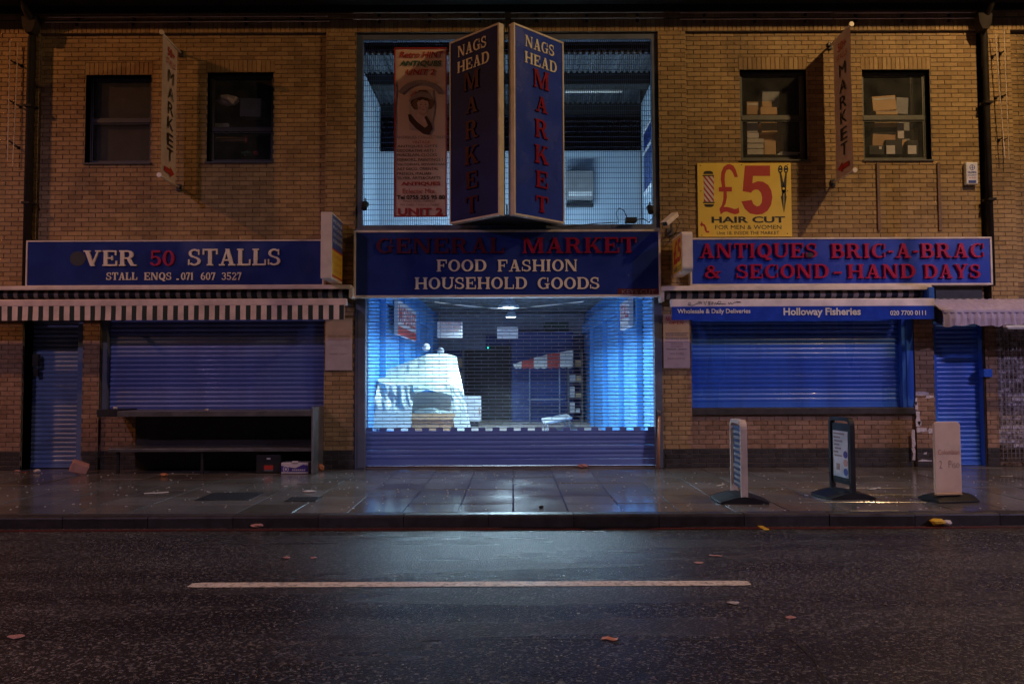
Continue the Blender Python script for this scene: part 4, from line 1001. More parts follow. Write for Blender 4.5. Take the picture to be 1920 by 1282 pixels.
scr = [[(320,330),(335,300),(355,305),(345,328),(325,330),(375,338),(440,310)],[(440,318),(450,285),(465,318),(475,290),(487,318)],[(512,290),(530,330),(545,285)],[(570,288),(572,330)],[(585,288),(584,330)],[(600,330),(612,292),(625,300),(612,328)],[(635,330),(650,300),(662,330),(690,285),(718,290),(700,325),(665,310),(725,318),(775,320)],[(805,300),(818,325),(832,298),(850,322),(880,300),(960,300),(905,288)]]
gm_ = MB()
for st in scr: gm_.tube([(at(1240+x/6.41, 520+y/6.41, YA-.004)[0], YA-.003, at(1240+x/6.41, 520+y/6.41, YA-.004)[1]) for x, y in st], .0045, 5)
part('graffiti_scrawl', gm_, m_ink, aw2)
# canopy at far right
c0 = at(1767, 590, -.62)[0]; c1 = c0+4
cp = thing('lavender_canopy', (c0+1, -.5, Zp(590)), 'pale lavender ribbed shop canopy with wavy skirt at the right edge', 'canopy')
zf = at(1840, 584, -.62)[1]; zk = at(1840, 562, -.25)[1]
mb = MB(); vs = []; N = 64
for i in range(N+1):
    x = c0+(c1-c0)*i/N; r = .012*abs(sin(pi*i/2))
    vs += [(x, -.12, zk+.02+r), (x, -.38, (zk+zf)/2+.03+r), (x, -.61, zf+.02+r)]
mb.add(vs, [(i*3+k, i*3+k+1, (i+1)*3+k+1, (i+1)*3+k) for i in range(N) for k in range(2)]); part('roof_sheet', mb, m_lav, cp)
part('front_bar', MB().box(c0, c1, -.65, -.60, zf-.02, zf+.03), m_lav, cp, bevel=.008)
mb = MB(); vs = []; N = 150; zs = at(1840, 610, -.64)[1]
for i in range(N+1):
    x = c0+(c1-c0)*i/N; y = -.64+.012*sin(i*1.5)
    vs += [(x, y, zf-.015), (x+.01*sin(i*.7), y-.006, (zf+zs)/2), (x+.015*sin(i*.5), y+.004, zs+.014*sin(x*9)+.012*sin(x*23))]
mb.add(vs, [(i*3+k, i*3+k+1, (i+1)*3+k+1, (i+1)*3+k) for i in range(N) for k in range(2)]); part('skirt', mb, m_lav, cp)
part('side_flap', MB().prism([(-.62, zf), (-.12, zk), (-.12, zk-.25), (-.58, zs+.02)], 0, .006, M=Matrix.Translation(V((c0+.0, 0, 0))) @ Matrix(((0,1,0,0),(1,0,0,0),(0,0,1,0),(0,0,0,1)))), m_dark, cp)
tx0 = at(1884, 614, -.7)[0]; tz = at(1884, 614, -.7)[1]
tb = thing('fluorescent_batten', (tx0+.6, -.7, tz), 'dim fluorescent batten under the lavender canopy at the right edge', 'light')
part('housing', MB().box(tx0, tx0+1.3, -.74, -.66, tz-.0, tz+.035), m_white, tb); part('tube', MB().tube([(tx0+.03,-.72,tz-.015),(tx0+1.27,-.72,tz-.015)], .012, 8), m_white, tb)

# ================================================================== WALL FITTINGS
def notice(px, label, lines, top=None):
    x0, x1, z0, z1 = rect(*px, -.02); t = thing('notice_board', ((x0+x1)/2, 0, z0), label, 'notice')
    part('panel', MB().box(x0, x1, -.022, -.002, z0, z1), m_banner, t, bevel=.002)
    for tx, a, b, c, d, mm in lines: pxs(tx, a,b,c,d, -.022, mm, t)
    return t
notice((610,597,660,694), 'faded pink notice board on the pilaster left of the entrance, print worn away',
       [('FOOD - FASHION', 616,628,655,632,m_grink), ('HOUSEHOLD GOODS', 615,634,656,638,m_grink), ('NEW AND SECOND HAND\nBARGAINS', 620,645,652,656,m_banner), ('MONDAY - SUNDAY', 618,662,652,665,m_grink)])
nb = notice((1244,590,1293,690), 'pink MARKET OPEN notice board on the pilaster right of the entrance',
       [('FOOD-FASHION', 1249,626,1287,630,m_bink), ('HOUSEHOLD GOODS', 1248,632,1290,637,m_bink), ('WITH OVER', 1258,643,1281,646,m_grink), ('50 STALLS', 1258,648,1280,651,m_grink), ('MONDAY - SUNDAY', 1250,653,1288,656,m_ink), ('NEW & USED', 1256,661,1282,665,m_grink), ('BARGAINS', 1252,670,1284,674,m_grink)])
x0, x1, z0, z1 = rect(1248,594,1289,601,-.022); word('MARKET', x0, x1, z0, z1, PM(-.022), m_rink, nb, depth=.002, joined=True, name='lettering')
x0, x1, z0, z1 = rect(1255,602,1282,608,-.022); word('OPEN', x0, x1, z0, z1, PM(-.022), m_rink, nb, depth=.002, joined=True, name='lettering')
for yy in (624, 640): x0, x1, z0, z1 = rect(1247,yy,1291,yy+.8,-.022); part('rule', MB().box(x0, x1, -.024, -.022, z0, z1), m_bink, nb)
# alarm box
x0, x1, z0, z1 = rect(1811,304,1834,346, YI-.08)
al = thing('alarm_box', ((x0+x1)/2, YI, z0), 'white burglar alarm box with blue globe emblem beside the right downpipe', 'alarm box')
part('cover', MB().box(x0, x1, YI-.085, YI, z0, z1), m_white, al, bevel=.02); cx_, cz_ = at(1823, 314, YI-.087)
Ya = YI-.0855
flat([ [(cx_+p[0]*.045, cz_+p[1]*.045) for p in arc(0,0,1,1,.18,.18,a,a+180)] for a in (0,180)]+[[(cx_-.045,cz_-.004),(cx_+.045,cz_-.004),(cx_+.045,cz_+.004),(cx_-.045,cz_+.004)]], PM(Ya), m_bink, al, name='emblem')
flat([[(cx_-.004,cz_-.045),(cx_+.004,cz_-.045),(cx_+.004,cz_+.045),(cx_-.004,cz_+.045)]], PM(Ya-.002), m_bink, al, name='emblem')
pxs('GLOBAL', 1815,321,1831,325, Ya, m_bink, al, bold=.03); pxs('SECURITY', 1815,327,1831,330, Ya, m_bink, al); pxs('020', 1817,332,1829,335, Ya, m_rink, al)
part('lens', MB().box(*rect(1816,338,1830,343,Ya)[:2], Ya-.006, Ya+.01, *rect(1816,338,1830,343,Ya)[2:]), m_bink, al, bevel=.003)
# CCTV camera
cxx, czz = at(1252, 412, -.45)
cc = thing('security_camera', (cxx, 0, czz), 'tilted white security camera above the rounded light box', 'camera')
p0, p1 = at(1243, 423, -.62), at(1271, 399, -.30)
Mc = Matrix.Translation(V(((p0[0]+p1[0])/2, -.46, (p0[1]+p1[1])/2))) @ V((p1[0]-p0[0], .32, p1[1]-p0[1])).to_track_quat('X', 'Z').to_matrix().to_4x4()
part('housing', MB().box(-.19, .19, -.045, .045, -.04, .035, M=Mc), m_pale, cc, bevel=.008); part('sunshield', MB().box(-.22, .16, -.055, .055, .038, .046, M=Mc), m_pale, cc)
part('lens', MB().box(-.196, -.19, -.035, .035, -.03, .03, M=Mc), m_dark, cc)
part('bracket', MB().tube([(cxx+.05,-.44,czz-.02),(cxx+.10,-.25,czz-.12),(cxx+.12,0,czz-.12)], .018, 8).box(cxx+.07, cxx+.17, -.03, 0, czz-.18, czz-.05), m_steelt, cc)
part('cable', MB().tube([(cxx+.14,-.36,czz+.06),(cxx+.22,-.30,czz-.02),(cxx+.18,-.15,czz-.16),(cxx+.1,-.05,czz-.2)], .006, 6), m_dark, cc)
# timber battens
for px, lb_ in ((1648, 'thin brown batten fixed upright on the brick below the right-hand window, nearer the flag'), (1762, 'thin brown batten fixed upright on the brick left of the alarm box')):
    x0, x1, z0, z1 = rect(px-2.5,305,px+2.5,432, YI-.03); solid('wall_batten', MB().box(x0, x1, YI-.03, YI+.002, z0, z1), mat('brown_batten', (.16,.09,.055), rough=.6) if px == 1648 else bpy.data.materials['brown_batten'], lb_, 'batten', 'pair of thin upright battens on the right wall')
# unlit neon tube runs
def neon(pts_list, nb_, label, vertical=False, out=.10):
    c = pts_list[0][0]; t = thing('unlit_neon_tubing', c, label, 'neon tubing', 'unlit neon tube outlines round the facade')
    for a, b in pts_list:
        part('tube', MB().tube([a, b], .0085, 6), m_tubeglass, t)
        for i in range(nb_):
            p = V(a).lerp(V(b), (i+.5)/nb_); br = MB().box(p.x-.008, p.x+.008, p.y, .0, p.z-.008, p.z+.008) if not vertical else MB().box(p.x-.008, p.x+.008, p.y, .0, p.z-.008, p.z+.008)
            br.box(p.x-.022, p.x+.022, -.012, .0, p.z-.022, p.z+.022); part('bracket', br, m_dark, t)
def hz(a, b, ya, yb): 
    z = Zp((ya+yb)/2, (a+b)/2, -.10); return ((at(a, (ya+yb)/2, -.10)[0], -.10, z), (at(b, (ya+yb)/2, -.10)[0], -.10, z))
neon([hz(90,615,34,30), hz(85,618,43.5,39)], 5, 'two level unlit neon tubes along the brick band over the left windows')
neon([hz(662,947,24,24), hz(662,947,36,36)], 3, 'unlit neon tube pair over the left half of the central opening')
neon([hz(958,1244,24,24), hz(958,1244,35,34)], 3, 'unlit neon tube pair over the right half of the central opening')
neon([hz(1275,1561,24,24), hz(1275,1561,36,36)], 3, 'unlit neon tube pair over the window above the yellow board')
neon([hz(1564,1829,24,25), hz(1564,1829,35,35)], 3, 'unlit neon tube pair running up to the right downpipe')
def vt(a, b, py0, py1, Y=-.12): return ((at(a, py0, Y)[0], Y, at(a, py0, Y)[1]), (at(b, py1, Y)[0], Y, at(b, py1, Y)[1]))
neon([vt(19,14,75,302), vt(34,24,80,312)], 3, 'upright unlit neon tube pair left of the left downpipe', True)
neon([vt(1866,1884,62,298), vt(1882,1892,55,300)], 3, 'upright unlit neon tube pair right of the right downpipe', True)
# cable and floodlight at the sill of the mesh opening
fl = thing('small_floodlight', (*at(1182,412,-.02)[:1], 0, at(1182,418,-.02)[1]), 'small black floodlight with looping cable on the sill of the mesh opening', 'floodlight')
fx, fz = at(1183, 413, -.08); part('body', MB().box(fx-.09, fx+.09, -.14, .02, fz-.035, fz+.04), m_dark, fl, bevel=.006)
part('cable', MB().tube([(fx-.05,-.1,fz), (fx-.12,-.1,fz+.16), (fx-.19,-.08,fz+.20), (fx-.24,-.07,fz+.12), (fx-.2,-.07,fz-.03), (fx-.6,-.12,fz-.06), (fx-1.1,-.16,fz-.13), (fx-1.5,-.2,fz-.08)], .008, 6, cap=True), m_dark, fl, smooth=True)
part('cable', MB().tube([(fx+.05,-.1,fz), (fx+.2,-.1,fz+.02), (fx+.30,-.05,fz-.03), (fx+.42,-.04,fz+.12), (fx+.45,-.03,fz+.4)], .008, 6), m_dark, fl)
for a, b, lb_ in ((684, 385, 'black spotlight fixed inside the lower left corner of the mesh opening'), (1219, 392, 'black spotlight fixed inside the lower right corner of the mesh opening')):
    x, z = at(a, b, .0); t = thing('black_spotlight', (x, 0, z), lb_, 'spotlight', 'two black spotlights in the corners of the mesh opening')
    part('body', MB().tube([(x,-.08,z-.07),(x,.04,z+.03)], [.045,.06], 12), m_dark, t); part('bracket', MB().box(x-.01, x+.01, .0, .06, z-.02, z+.12), m_dark, t)

# ================================================================== STALL TABLE (left)
tx0 = at(182, 772, -.62)[0]; tx1 = at(586, 772, -.64)[0]; ztt = at(400, 770, -.64)[1]; zls = at(400, 840, -.6)[1]
st = thing('stall_table', ((tx0+tx1)/2, -.3, 0), 'long dark metal stall counter with lower shelf under the grey blue shutter', 'counter')
xm = at(222, 780, -.62)[0]
part('counter_top', MB().box(xm, tx1-.01, -.64, YI-.005, ztt-.03, ztt).box(xm, tx1-.01, -.66, -.64, ztt-.085, ztt), m_steelt, st, bevel=.004)
part('end_tray', MB().box(tx0, xm-.005, -.60, .0, ztt-.02, ztt+.02).box(tx0, xm-.005, -.62, -.60, ztt-.09, ztt+.02), m_dark, st)
part('shelf', MB().box(at(205,840,-.6)[0], tx1-.015, -.62, YI-.005, zls-.02, zls).box(at(205,840,-.6)[0], tx1-.015, -.64, -.62, zls-.05, zls+.0), m_steelt, st, bevel=.004)
part('side_panel', MB().box(tx1, tx1+.02, -.66, .0, .005, ztt+.05), m_steelt, st, bevel=.003)
part('edge_strip', MB().box(tx1-.006, tx1+.024, -.672, -.66, .005, ztt+.06), m_alu, st)
part('back_panel', MB().box(xm, tx1-.005, -.05, -.03, .02, ztt-.09), m_dark, st)  # black sheet added to stand for the deep shade under the counter
for px in (222, 380): x = at(px, 860, -.55)[0]; part('leg', MB().box(x-.02, x+.02, -.58, -.54, .0, zls-.05), m_dark, st)
xx = at(400, 860, -.5)[0]
# boxes below
def bag(px, Z, size, mt, label, name='litter_scrap', seed=0, flat_=.5, cat='litter', YZ=None):
    if YZ: x, y, Z = YZ
    else: x, y = gnd(px[0], px[1], Z)
    random.seed(seed+int(px[0])); mb = MB(); n, m = 9, 5; vs = []
    for i in range(m+1):
        for k in range(n):
            th = pi*i/m; ph = 2*pi*k/n; r = 1+.45*noise.noise(V((k*1.3+seed*7, i*1.9, px[0]*.1)))
            vs.append((x+size*.5*r*sin(th)*cos(ph), y+size*.35*r*sin(th)*sin(ph), Z+max(.001, size*flat_*.5*(1+r*cos(th)*.9))))
    mb.add(vs, [(i*n+k, i*n+(k+1) % n, (i+1)*n+(k+1) % n, (i+1)*n+k) for i in range(m) for k in range(n)])
    return solid(name, mb, mt, label, cat)
bx0, bx1, bz0, bz1 = rect(480,852,526,889,-.55); bb = thing('black_crate', ((bx0+bx1)/2, -.4, 0), 'black carton with small red logo under the stall counter', 'box')
part('body', MB().box(bx0, bx1, -.55, -.2, .003, bz1), m_dark, bb, bevel=.01); x0, x1, z0, z1 = rect(495,872,512,880,-.552); part('red_logo', MB().box(x0, x1, -.556, -.55, z0, z1), m_rink, bb); part('silver_trim', MB().box(x0, x1, -.556, -.55, z0-.02, z0-.008), m_alu, bb)
x0, x1, z0, z1 = rect(500,858,507,861,-.552); part('handle_hole', MB().box(x0, x1, -.556, -.55, z0, z1), m_pale, bb)
x0, x1, z0, z1 = rect(527,867,578,889,-.60); tb_ = thing('printed_carton', ((x0+x1)/2, -.45, 0), 'white and purple printed carton lying under the right end of the stall counter', 'box')
part('body', MB().box(x0, x1, -.60, -.30, .003, z1), m_wbox, tb_, bevel=.006)
H_ = z1-.003
flat([[(x0,.03),(x1,.03),(x1,H_*.75),(x1-.08,H_*.85),(x0+.22,H_*.40+.02),(x0+.12,H_*.62),(x0,H_*.75)]], PM(-.60), m_violet, tb_, depth=.003, name='purple_print')
flat([[(x0+.075+p[0]*.045, H_*.42+p[1]*.05) for p in arc(0,0,1,1,.22,.22,a,a+180,8)] for a in (0,180)]+[ell(x0+.075, H_*.42, .02, .022, 8)], PM(-.604), m_wbox, tb_, name='emblem')
sans('All Seasons Tea', x0+.17, x1-.05, H_*.28, H_*.45, PM(-.604), m_wbox, tb_) if False else None
flat([[(x0+.17+i*.03, H_*.28),(x0+.19+i*.03, H_*.28),(x0+.195+i*.03, H_*.42),(x0+.178+i*.03, H_*.42)] for i in range(7)], PM(-.604), m_wbox, tb_, name='faint_script')
part('flap', MB().box((x0+x1)/2-.04, (x0+x1)/2+.05, -.60, -.59, z1-.02, z1+.025), m_wbox, tb_)
bag((388,775), 0, .07, m_paper, 'small white scrap on the edge of the long stall counter', YZ=(at(388,774,-.60)[0], -.60, ztt), seed=1)
bag((214,765), 0, .07, m_paper, 'crumpled white scrap on the dark tray at the left end of the counter', YZ=(at(216,764,-.5)[0], -.5, ztt+.02), seed=2, flat_=.7)

# ================================================================== PAVEMENT SIGNS
def rrect(x0, x1, z0, z1, r, n=5, feet=False):
    P = []
    for cx_, cz_, a in ((x1-r, z1-r, 0), (x0+r, z1-r, 90)): P += [(cx_+r*cos(R_(a+90*k/n)), cz_+r*sin(R_(a+90*k/n))) for k in range(n+1)]
    if feet: P += [(x0, z0), (x1, z0)]
    else:
        for cx_, cz_, a in ((x0+r, z0+r, 180), (x1-r, z0+r, 270)): P += [(cx_+r*cos(R_(a+90*k/n)), cz_+r*sin(R_(a+90*k/n))) for k in range(n+1)]
    return P
def base_(parent, w_, d_, mt):
    mb = MB(); P = []; 
    prof = [(-d_/2,0),(-d_/2,.02),(-d_*.18,.085),(0,.10),(d_*.18,.085),(d_/2,.02),(d_/2,0)]
    n = len(prof); N = 6; vs = []
    for i in range(N+1):
        x = -w_/2+w_*i/N; k = 1-.12*abs(2*i/N-1)**3
        vs += [(x, y*k, z*(1-.25*abs(2*i/N-1)**4)) for y, z in prof]
    mb.add(vs, [(i*n+j, i*n+j+1, (i+1)*n+j+1, (i+1)*n+j) for i in range(N) for j in range(n-1)]+[tuple(range(n)), tuple(range(N*n+n-1, N*n-1, -1))])
    return part('rubber_base', mb, mt, parent, local=True, smooth=False, bevel=.006)
def swing(px, py, yaw, W, H, T_, fr_m, label, panel_m, rr=.10, name='pavement_sign'):
    x, y = gnd(px, py); M = Matrix.Translation(V((x, y, .004))) @ Matrix.Rotation(R_(yaw), 4, 'Z')
    t = thing(name, (0,0,0), label, 'pavement sign', M=M)
    base_(t, W*1.02, .62, m_rubber)
    outer = rrect(-W/2, W/2, .06, H, rr, feet=True); inner = rrect(-W/2+.045, W/2-.045, .06, H-.045, max(.03, rr-.045), feet=True)
    mb = MB(); n = len(outer)
    for yy in (0,):
        vs = [(p[0], -T_/2, p[1]) for p in outer]+[(p[0], -T_/2, p[1]) for p in inner]+[(p[0], T_/2, p[1]) for p in outer]+[(p[0], T_/2, p[1]) for p in inner]
        fs = []
        for i in range(n-1):
            if i == n-2 and False: continue
            if outer[i][1] <= .061 and outer[i+1][1] <= .061: continue
            j = i+1; fs += [(i, j, n+j, n+i), (2*n+i, 3*n+i, 3*n+j, 2*n+j), (i, 2*n+i, 2*n+j, j), (n+i, n+j, 3*n+j, 3*n+i)]
        i, j = n-1, 0; fs += [(i, j, n+j, n+i), (2*n+i, 3*n+i, 3*n+j, 2*n+j), (i, 2*n+i, 2*n+j, j), (n+i, n+j, 3*n+j, 3*n+i)]
        mb.add(vs, fs)
    part('frame', mb, fr_m, t, local=True)
    pn = part('panel', MB().prism(rrect(-W/2+.055, W/2-.055, .16, H-.075, .05), -.012, .012), panel_m, t, local=True)
    return t, M
sg1, M1 = swing(1386, 938, 267, .58, .96, .075, mat('cream_sign_frame', (.62,.52,.42), rough=.35), 'white framed pavement sign turned nearly edge-on, blue print on its panel', mat('blue_sign_panel', (.03,.07,.14), rough=.3))
for i in range(10):
    zz = .81-.067*i; mb = MB().box(-.2+.03*(i % 3), .2-.03*((i+1) % 3), -.016, -.0125, zz-.016, zz+.014); part('printed_line', mb, m_gbox, sg1, local=True)
sg2, M2 = swing(1580, 931, -84, .52, .97, .06, m_rubber, 'black pavement sign with a white menu sheet, middle of the three on the pavement', m_rubber, rr=.09)
part('menu_sheet', MB().box(-.175, .175, -.017, -.0125, .24, .80), mat('white_menu', (.55,.55,.58), rough=.3), sg2, local=True)
Ms = M2 @ Matrix.Translation(V((0, -.0175, 0)))
for i, (a, b) in enumerate(((-.16,.10), (-.16,.0), (-.14,.05), (-.15,-.02), (-.13,.02), (-.16,-.05), (-.14,.04))):
    flat([[(a, .755-.045*i), (b, .755-.045*i), (b, .775-.045*i), (a, .775-.045*i)]], Ms, m_grink, sg2, name='printed_line')
for i, zz in enumerate((.52, .42, .31)): flat([ell(.12, zz, .05, .045, 12)], Ms, (m_violet, m_pinkbag, m_bink)[i], sg2, name='menu_photo')
flat([[(-.10,.32),(-.02,.32),(-.02,.40),(-.10,.40)]], Ms, m_grink, sg2, name='menu_photo')
x, y = gnd(1778, 938); M3 = Matrix.Translation(V((x, y, .004))) @ Matrix.Rotation(R_(8), 4, 'Z')
sg3 = thing('pavement_sign', (0,0,0), 'blank beige pavement board with faint handwriting, standing before the narrow blue shutter', 'pavement sign', M=M3)
base_(sg3, .52, .42, m_rubber); Wb = .335
part('board', MB().prism(rrect(-Wb/2, Wb/2, .085, .925, .05, feet=True), -.02, .02), mat('beige_board', (.70,.50,.35), (.80,.60,.43), 3, .5, dirt=.2, dscale=4), sg3, local=True, bevel=.003)
part('loose_batten', MB().box(-.24, .08, -.14, -.09, .085, .105), m_card2, sg3, local=True)
Mw = M3 @ Matrix.Translation(V((0, -.0215, 0)))
sans('Colombian', -.13, .14, .54, .60, Mw, mat('faded_red_pen', (.40,.10,.08), rough=.6), sg3, bold=-.012); sans('2   Piso', -.12, .14, .38, .47, Mw, mat('faded_pencil', (.33,.22,.18), rough=.6), sg3, bold=-.014)

# broom leaning by the entrance
bx, bz = at(1235.5, 768, -.04); bx2 = at(1233.5, 877, -.10)[0]
br = thing('leaning_broom_handle', (bx2, -.12, 0), 'orange brown wooden pole leaning on the right entrance jamb', 'pole')
part('shaft', MB().tube([(bx2,-.14,.003),(bx,-.06,bz-.1)], .021, 10), m_wood, br, smooth=True); part('grip', MB().tube([(bx,-.06,bz-.1),(bx+.003,-.055,bz)], .024, 10), mat('grey_grip', (.1,.08,.08), rough=.5), br, smooth=True)

# ================================================================== LITTER
L_items = [((33,884),.10,m_pinkbag,'pinkish scrap in the far left corner by the brick pillar',.3), ((47,885),.08,m_rink,'flat red scrap beside the pinkish one in the left corner',.1), ((70,886),.10,m_paper,'small white crumpled paper before the teal shutter door',.6),
 ((308,893),.11,m_orange,'orange crushed scrap on the pavement before the stall counter',.5), ((600,883),.13,m_orange,'orange paper cup crushed against the pilaster by the counter',.9),
 ((580,922),.18,m_paper,'white torn paper on the pavement below the printed carton',.12), ((1015,953),.06,m_dark,'dark small lump on the bright wet pavement',.6),
 ((205,987),.10,m_orange,'brown scrap at the foot of the kerb, far left',.2), ((330,988),.17,m_paper,'pale and orange wrapper at the foot of the kerb left of the white line',.15), ((484,989),.16,m_pinkbag,'pink crumpled bag at the foot of the kerb',.35),
 ((1257,984),.14,m_paper,'white flattened cup lid in the gutter right of the puddle',.15), ((1310,1055),.09,m_pinkbag,'pinkish scrap on the road near the end of the white line',.1),
 ((1375,1131),.09,m_paper,'white scrap on the near lane below the end of the white line',.15), ((1483,1158),.08,m_pinkbag,'pale brown scrap on the near lane, right half',.15),
 ((30,1194),.11,m_pinkbag,'brownish flat scrap on the road at the left edge',.12), ((538,1047),.07,m_pinkbag,'tan pebble like scrap over the left part of the white line',.3), ((588,1047),.06,m_pinkbag,'second tan scrap a little right of the first above the white line',.3),
 ((1353,941),.03,m_paper,'tiny white crumb beside the black base of the edge-on sign',.5), ((1512,930),.05,m_paper,'white crumb on the pavement left of the black pavement sign',.5),
 ((1864,867),.05,m_paper,'white crumb at the foot of the right brick corner',.4)]
for i, (p, sz, mt, lb_, fl_) in enumerate(L_items): bag(p, 0 if p[1] < 965 else -.135, sz, mt, lb_, seed=i, flat_=fl_)
def strip(p0, p1, w_, mt, label, Z=0):
    a, b = V((*gnd(*p0, Z), Z+.004)), V((*gnd(*p1, Z), Z+.006)); d = (b-a).normalized(); s = V((-d.y, d.x, 0))*w_
    mb = MB(); N = 6; vs = []
    for i in range(N+1):
        c = a.lerp(b, i/N)+V((0, 0, .012*abs(noise.noise(V((i*.7, a.x, 0))))))+s*.4*noise.noise(V((i*.9, 3, a.x))); vs += [c-s, c+s, c+s-V((0,0,.003)), c-s-V((0,0,.003))]
    mb.add(vs, [(i*4+k, i*4+(k+1) % 4, i*4+4+(k+1) % 4, i*4+4+k) for i in range(N) for k in range(4)])
    solid('litter_strip', mb, mt, label, 'litter')
strip((270,926), (316,923), .045, m_paper, 'long white paper strip on the pavement before the stall counter')
strip((1330,1041), (1354,1043), .018, m_pinkbag, 'thin pale strip on the road above the right end of the white line', -.135)
strip((1628,918), (1650,915), .02, m_paper, 'white strip on the pavement right of the black pavement sign')
strip((1344,911), (1358,908), .014, m_paper, 'small white strip on the pavement left of the edge-on sign')
strip((1877,893), (1898,893), .016, m_paper, 'white strip on the pavement near the glazed brick wall')
strip((1128,1197), (1158,1200), .025, m_orange, 'orange torn wrapper on the near lane below the lit reflection', -.135)
strip((1420,983), (1438,994), .03, m_yell2, 'yellow wrapper lying across the red road line', -.135)
bag((1745,967), 0, .15, m_yell2, 'yellow crumpled packet on the kerb before the beige board', YZ=(gnd(1745,968,-.05)[0], KY-.06, -.12), seed=31, flat_=.5)
bag((1760,967), 0, .12, m_film, 'shiny clear wrapper beside the yellow packet at the kerb', YZ=(gnd(1763,968,-.05)[0], KY-.06, -.12), seed=32, flat_=.5)
bag((1093,877), 0, .17, m_pinkbag, 'small pink crumpled bag on the threshold of the roller shutter', YZ=(at(1093,877,.0)[0], -.02, .0), seed=33, flat_=.45)
mb = MB(); x, y = gnd(141, 890); 
for k, (a, s1, s2) in enumerate(((0,.12,.16), (.5,.10,.13))): mb.box(-.12+.03*k, .12-.02*k, -.09, .09, 0, s2, M=Matrix.Translation(V((x+.03*k, y+.05, .035))) @ Matrix.Rotation(.45-.2*k, 4, 'Y') @ Matrix.Rotation(.5, 4, 'Z'))
solid('crushed_takeaway_box', mb, m_pinkbag, 'pink crushed takeaway box at the foot of the brick pier by the shutter door', 'litter', bevel=.01)
# tiny specks: uncountable crumbs over the wet pavement
random.seed(21); mb = MB()
for i in range(420):
    px, py = random.uniform(0, 1920), random.choice((random.uniform(885, 958), random.uniform(885, 930))); x, y = gnd(px, py); s = random.uniform(.004, .014)
    if y > -.1: continue
    mb.box(-s, s, -s*.6, s*.6, 0, .004, M=Matrix.Translation(V((x, y, .003))) @ Matrix.Rotation(random.uniform(0, 3), 4, 'Z'))
part('crumbs', mb, m_paper)['kind'] = 'stuff'
mb = MB()
for i in range(420):
    px, py = random.uniform(0, 1920), random.uniform(1000, 1275); x, y = gnd(px, py, -.135); s = random.uniform(.003, .012)*(.6 if py > 1150 else 1)
    mb.box(-s, s, -s*.6, s*.6, 0, .003, M=Matrix.Translation(V((x, y, -.134))) @ Matrix.Rotation(random.uniform(0, 3), 4, 'Z'))
part('road_grit', mb, mat('grit', (.14,.11,.09), (.34,.28,.23), 40, .5))['kind'] = 'stuff'

# ================================================================== THINGS IN THE WINDOWS
def carton(a, b, c, d, Y, dep, mt, label, rot=0, name='carton', cat='box', top=None, tape_=False):
    x0, x1, z0, z1 = rect(a, b, c, d, Y); cx_, cz_ = (x0+x1)/2, (z0+z1)/2
    M = Matrix.Translation(V((cx_, Y, cz_))) @ Matrix.Rotation(R_(rot), 4, 'Y'); w_, h_ = (x1-x0)/2, (z1-z0)/2
    t = thing(name, (cx_, Y, z0), label, cat)
    part('body', MB().box(-w_, w_, 0, dep, -h_, h_, M=M), mt, t, bevel=.006)
    if tape_: part('tape', MB().box(-w_*.9, w_*.9, -.003, 0, h_*.45, h_*.75, M=M), m_film, t)
    return t, M, w_, h_
YW = YI+.26
carton(1400,191,1422,215, YW+.05, .2, m_card, 'brown carton top left in the window above the yellow board', tape_=True)
carton(1429,169,1461,200, YW+.1, .2, m_gbox, 'grey plastic crate leaning on top of the pile in the window above the yellow board', rot=3)
carton(1429,190,1447,201, YW+.02, .06, m_card2, 'small tan carton in front of the grey crate', rot=0)
carton(1426,201,1457,215, YW, .25, m_card2, 'flat orange brown carton just above the transom in the window over the yellow board')
carton(1428,226,1457,248, YW, .25, m_card2, 'brown carton just below the transom, centre of the same window', rot=-2)
carton(1401,225,1421,248, YW, .2, m_wbox, 'white carton below the transom at the left of the window over the yellow board')
carton(1401,249,1423,259, YW, .2, m_wbox, 'low white carton under the white one in the left window of the right wall')
carton(1425,249,1465,266, YW+.12, .2, m_card, 'shaded brown carton in the middle of the window over the yellow board')
for i, (b, d) in enumerate(((260,268), (269.5,278.5), (279.5,290))): carton(1401,b,1432,d, YW-.02, .2, m_film, ('top', 'middle', 'bottom')[i]+' of three shrink-wrapped white packs in the window above the yellow board', name='wrapped_pack', cat='package')
carton(1433,264,1455,290, YW-.02, .2, m_card2, 'upright brown carton right of the wrapped white packs')
carton(1470,150,1490,286, YW+.1, .25, mat('dark_curtain', (.06,.035,.025), rough=.8), 'dark brown board standing at the right side of the window above the yellow board', name='standing_board', cat='board')
carton(1462,285,1500,287.5, YW-.04, .1, m_white, 'thin stack of white sheets on the window ledge over the yellow board', name='paper_stack', cat='papers', rot=2); carton(1458,288,1496,290.5, YW-.04, .1, m_white, 'lower white sheets on the ledge under the tilted stack', name='paper_stack', cat='papers')
carton(1636,180,1680,207, YW, .25, m_card2, 'large tilted brown carton at the top of the pile in the rightmost window', rot=-4, tape_=True)
carton(1680,183,1703,214, YW+.1, .2, m_gbox, 'grey upright carton beside the large tilted one in the rightmost window', rot=4)
carton(1642,208,1683,215, YW-.01, .2, m_card2, 'flat brown carton on the transom line of the rightmost window', tape_=True)
carton(1640,226,1682,238, YW, .25, m_card2, 'brown carton just below the transom in the rightmost window')
carton(1637,239,1680,251, YW+.02, .25, m_soffit, 'dark carton sandwiched between two brown ones in the rightmost window')
carton(1636,252,1679,274, YW, .25, m_card, 'brown carton above the black boxes in the rightmost window', rot=3)
carton(1683,226,1695,260, YW, .1, m_wbox, 'narrow white carton in the middle of the rightmost window')
carton(1695,226,1710,285, YW+.12, .1, m_gbox, 'tall grey carton behind the narrow white one in the rightmost window')
